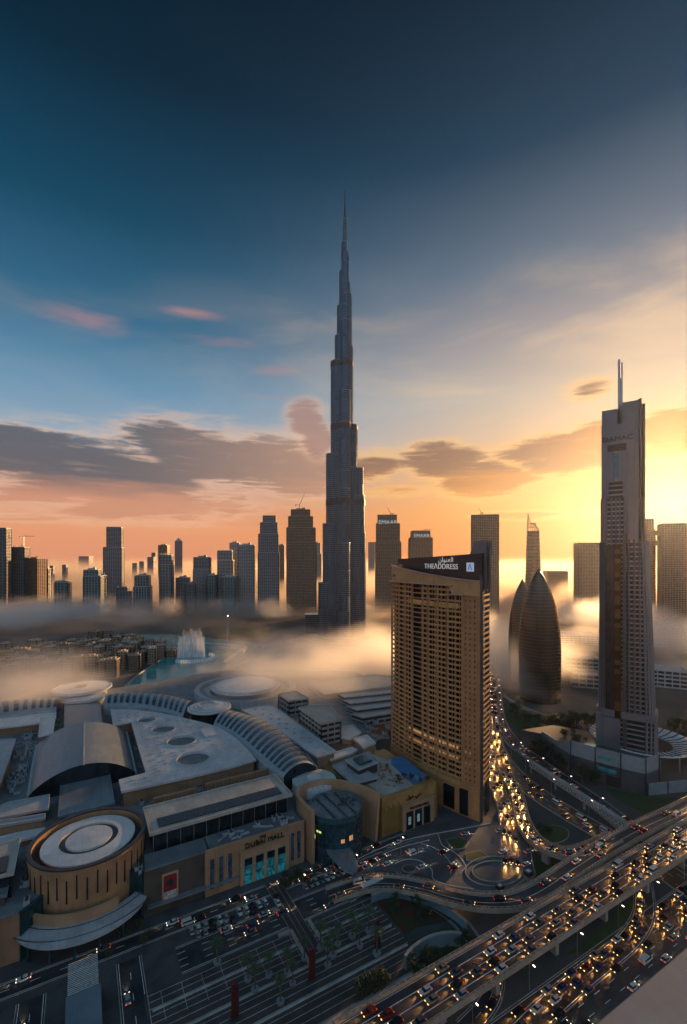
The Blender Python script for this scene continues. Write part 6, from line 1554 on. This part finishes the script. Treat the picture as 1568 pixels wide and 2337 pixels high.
units([(14,1800),(40,1690),(84,1664),(82,1700),(60,1780),(50,1818)], 44, 17.6, 'in the pipe yard left of the barrel hall')
units([(-60,1880),(90,1850),(100,1880),(-60,1905)], 8, 17.6, 'on the low roofs left of the drum')
units([(280,1830),(360,1812),(365,1830),(290,1850)], 10, 17.6, 'in the gutter behind the upper hall', .7)
units([(390,1808),(590,1760),(600,1772),(400,1822)], 16, 17.6, 'along the strip behind the upper hall', .7)
units([(690,1730),(760,1715),(770,1745),(715,1750)], 6, 17.6, 'between the long pale roof and the slab roofs', .8)
units([(306,1690),(318,1694),(345,1760),(330,1772),(318,1764)], 9, 17.6, 'in the gap right of the barrel hall')
units([(124,1640),(142,1612),(146,1664),(126,1668)], 10, 17.6, 'in the yard under the double discs')
units([(500,1905),(670,1855),(690,1872),(500,1925)], 12, 19.5, 'on the flat roof above the mall name', .8)
units([(790,1650),(890,1640),(890,1690),(850,1705),(830,1680)], 20, 17.6, 'on the roofs left of the hotel')
units([(296,1985),(330,1975),(335,1990),(300,2000)], 4, 17.6, 'on the link roof right of the drum', .8)
units([(590,1745),(640,1740),(650,1790),(600,1760)], 6, 17.6, 'beside the arcade gutter', .7)
units([(55,1970),(75,2040),(60,2070),(45,2040)], 6, 17.6, 'on the link roof left of the drum', .8)
pp_ = MB()
for k in range(16):
    a = random.uniform(0,1); p = at(30+40*a, 1805-110*a, 18.2); q = at(30+40*a+random.uniform(-16,16), 1805-110*a-random.uniform(5,40), 18.2); pp_.beam(p,(q[0],q[1],19.),.8)
    pp_.beam((q[0],q[1],19.),(q[0]+3,q[1]+1,19.),.8)
tag(pp_.build('roof_pipes', roofg), 'tangle of pale ducts in the pipe yard left of the barrel hall', 'pipes'); pp_ = MB()
for k in range(8):
    a0 = random.uniform(27,66); p = FO(a0,random.uniform(5,12),19.9); q = FO(a0+random.uniform(3,9),random.uniform(5,12),19.9); pp_.beam(p,q,.7)
tag(pp_.build('roof_pipes', roofg), 'pale ducts lying on the flat roof above the mall name', 'pipes')
# ---------------------------------------------------------------- ledge of the building the camera stands in
A = Vector((1568-CX, 0, HY-2150)); 
def ray(px, py, D): return Vector(((px-CX)/F*D, D, CH-(py-HY)/F*D))
lg = thing('window_ledge', 'out of focus pale ledge filling the bottom right corner', 'ledge', ray(1500,2300,2.2)); b = MB()
e0 = ray(1340,2356,1.9); e1 = ray(1640,2103,2.5); d_ = (e1-e0).normalized(); out = Vector((d_.y,-d_.x,0)).normalized()
dn = Vector((0,0,-1)); q0, q1 = e0-d_*1.5, e1+d_*2.; tb_ = out*.62+Vector((0,0,-.035))
ring = [q0, q1, q1+tb_, q0+tb_]; a = b.idx(ring); c = b.idx([p+dn*.35 for p in ring]); 
b.quad(*a); b.quad(*reversed(c))
for k in range(4): b.quad(a[k], c[k], c[(k+1) % 4], a[(k+1) % 4])
b.build('sill', mat('ledge_paint', (.17,.19,.23), .95, var=.22, scale=1.6, spec=.1), lg)
# ---------------------------------------------------------------- fog banks
def fog(name, lo, hi, res, dens, col, aniso, label, field):
    ng = bpy.data.node_groups.new(name+'_field', 'GeometryNodeTree')
    ng.interface.new_socket('Geometry', in_out='OUTPUT', socket_type='NodeSocketGeometry')
    t = NT(ng); pos = t.new('GeometryNodeInputPosition').outputs[0]
    sp = t.new('ShaderNodeSeparateXYZ', {0: pos})
    d = field(t, pos, *sp.outputs)
    vc = t.new('GeometryNodeVolumeCube', {'Density': d, 'Background': 0., 'Min': lo, 'Max': hi, 'Resolution X': res[0], 'Resolution Y': res[1], 'Resolution Z': res[2]})
    m = bpy.data.materials.new(name); m.use_nodes = True; mt = NT(m.node_tree); mt.n.clear()
    at_ = mt.new('ShaderNodeAttribute', attribute_name='density')
    pv = mt.new('ShaderNodeVolumePrincipled', {'Color': tuple(col)+(1,), 'Anisotropy': aniso, 'Density': dens})
    mt.new('ShaderNodeOutputMaterial', {'Volume': pv.outputs[0]})
    sm = t.new('GeometryNodeSetMaterial', {0: vc.outputs[0], 'Material': m})
    t.new('NodeGroupOutput', {0: sm.outputs[0]})
    me = bpy.data.meshes.new(name); o = bpy.data.objects.new(name, me); COL.objects.link(o)
    md = o.modifiers.new('fog', 'NODES'); md.node_group = ng
    struct(o, 'stuff'); o['label'] = label
    return o
def blob2(t, x, y, lst):
    """soft hills of fog laid on the ground plan: (px, py, half width px, half depth px, height m, k)"""
    acc = None
    for px, py, rx, ry, k in lst:
        X, Y, _ = at(px, py); rX = rx/F*Y; Y2 = at(px, py-ry)[1] if py-ry > HY+8 else Y*1.5; rY = (Y2-Y)*.75
        u = t.m('POWER', t.m('DIVIDE', t.m('SUBTRACT', x, X), rX), 2.); v = t.m('POWER', t.m('DIVIDE', t.m('SUBTRACT', y, Y), rY), 2.)
        g = t.m('MULTIPLY', t.m('POWER', 2.718, t.m('MULTIPLY', t.m('ADD', u, v), -1.)), k)
        acc = g if acc is None else t.m('ADD', acc, g)
    return acc
def far_field(t, pos, x, y, z):
    n = t.noise(pos, .0032, 5., .6); n2 = t.noise(t.new('ShaderNodeVectorMath', {0: pos, 1: (1.,1.,3.)}, operation='MULTIPLY').outputs[0], .012, 4., .6)
    far = t.mr(y, 840., 1350.)                       # sea of fog beyond the tower's foot
    leftb = t.m('MULTIPLY', t.mr(t.m('MULTIPLY', x, -1.), 60., 260.), t.mr(y, 780., 900.))
    cover = t.m('MAXIMUM', far, leftb)
    top = t.m('MULTIPLY', t.m('ADD', t.m('MULTIPLY', t.m('SUBTRACT', n, .5), t.mr(y, 900., 2600., 70., 170., False)), t.mr(y, 950., 3600., 26., 165., False)), cover)
    prof = t.m('SUBTRACT', 1., t.mr(t.m('DIVIDE', z, t.m('MAXIMUM', top, 1.)), -.05, 1.25))
    prof = t.m('POWER', prof, t.mr(y, 1400., 3200., 1., 3.2))
    prof = t.m('MULTIPLY', prof, t.m('MULTIPLY', t.mr(y, 1300., 3800., 1., .30), t.m('SUBTRACT', 1., t.mr(y, 4600., 6000.))))
    return t.m('MULTIPLY', t.m('MULTIPLY', prof, cover), t.mr(n2, .34, .58, .06, 1.))
def near_field(t, pos, x, y, z):
    B = blob2(t, x, y, NEAR_FOG)
    n = t.noise(t.new('ShaderNodeVectorMath', {0: pos, 1: (1.,1.,2.)}, operation='MULTIPLY').outputs[0], .017, 6., .62, .5)
    b = t.m('ADD', B, t.m('MULTIPLY', t.m('SUBTRACT', n, .5), 2.4))
    prof = t.m('SUBTRACT', 1., t.mr(t.m('ADD', z, t.m('MULTIPLY', t.m('SUBTRACT', n, .5), -46.)), 20., 68.))
    return t.m('MULTIPLY', t.mr(b, .3, 1.3), prof)
NEAR_FOG = [(50,1438,110,16,1.5),(190,1422,100,10,1.3),(320,1436,80,9,.9),(440,1414,120,8,1.0),(600,1420,100,10,.8),(610,1566,110,24,1.3),(700,1560,130,30,1.5),(850,1545,130,34,1.6),
            (590,1645,150,26,1.25),(770,1632,130,26,1.35),(40,1672,140,30,1.5),(210,1650,100,22,1.0),(40,1612,120,22,1.1),(150,1592,90,18,.9),(560,1600,150,20,.35),(1150,1500,60,50,1.7),(1165,1590,40,26,.8),(820,1440,60,12,.6),(1500,1490,120,36,1.1),(1330,1430,80,22,1.1),(1440,1450,80,22,1.1),(1330,1500,60,20,.5),(1250,1560,120,40,.35),(1540,1560,80,40,.6),(1130,1560,40,60,.9)]
FOGS = True
if FOGS:
    fog('fog_sea', (-4600., 780., 0.), (4600., 6100., 215.), (330, 210, 26), .016, (.84,.71,.60), .5, 'sea of low fog round the feet of the far towers', far_field)
    fog('fog_wisp', (-760., 330., 14.), (640., 1080., 72.), (190, 110, 12), .024, (.998,.975,.955), .45, 'low wisps of fog drifting over the lake and the mall roofs', near_field)
# ---------------------------------------------------------------- haze
hz = MB(); hz.prism([(-6200,-400),(6200,-400),(6200,6200),(-6200,6200)], -1.5, 900., bottom=True)
hm = bpy.data.materials.new('haze'); hm.use_nodes = True; ht = NT(hm.node_tree); ht.n.clear()
pv = ht.new('ShaderNodeVolumePrincipled', {'Color': (.86,.90,1.,1), 'Density': .000013, 'Anisotropy': .78})
ht.new('ShaderNodeOutputMaterial', {'Volume': pv.outputs[0]})
ho = hz.build('haze', hm); struct(ho, 'stuff')
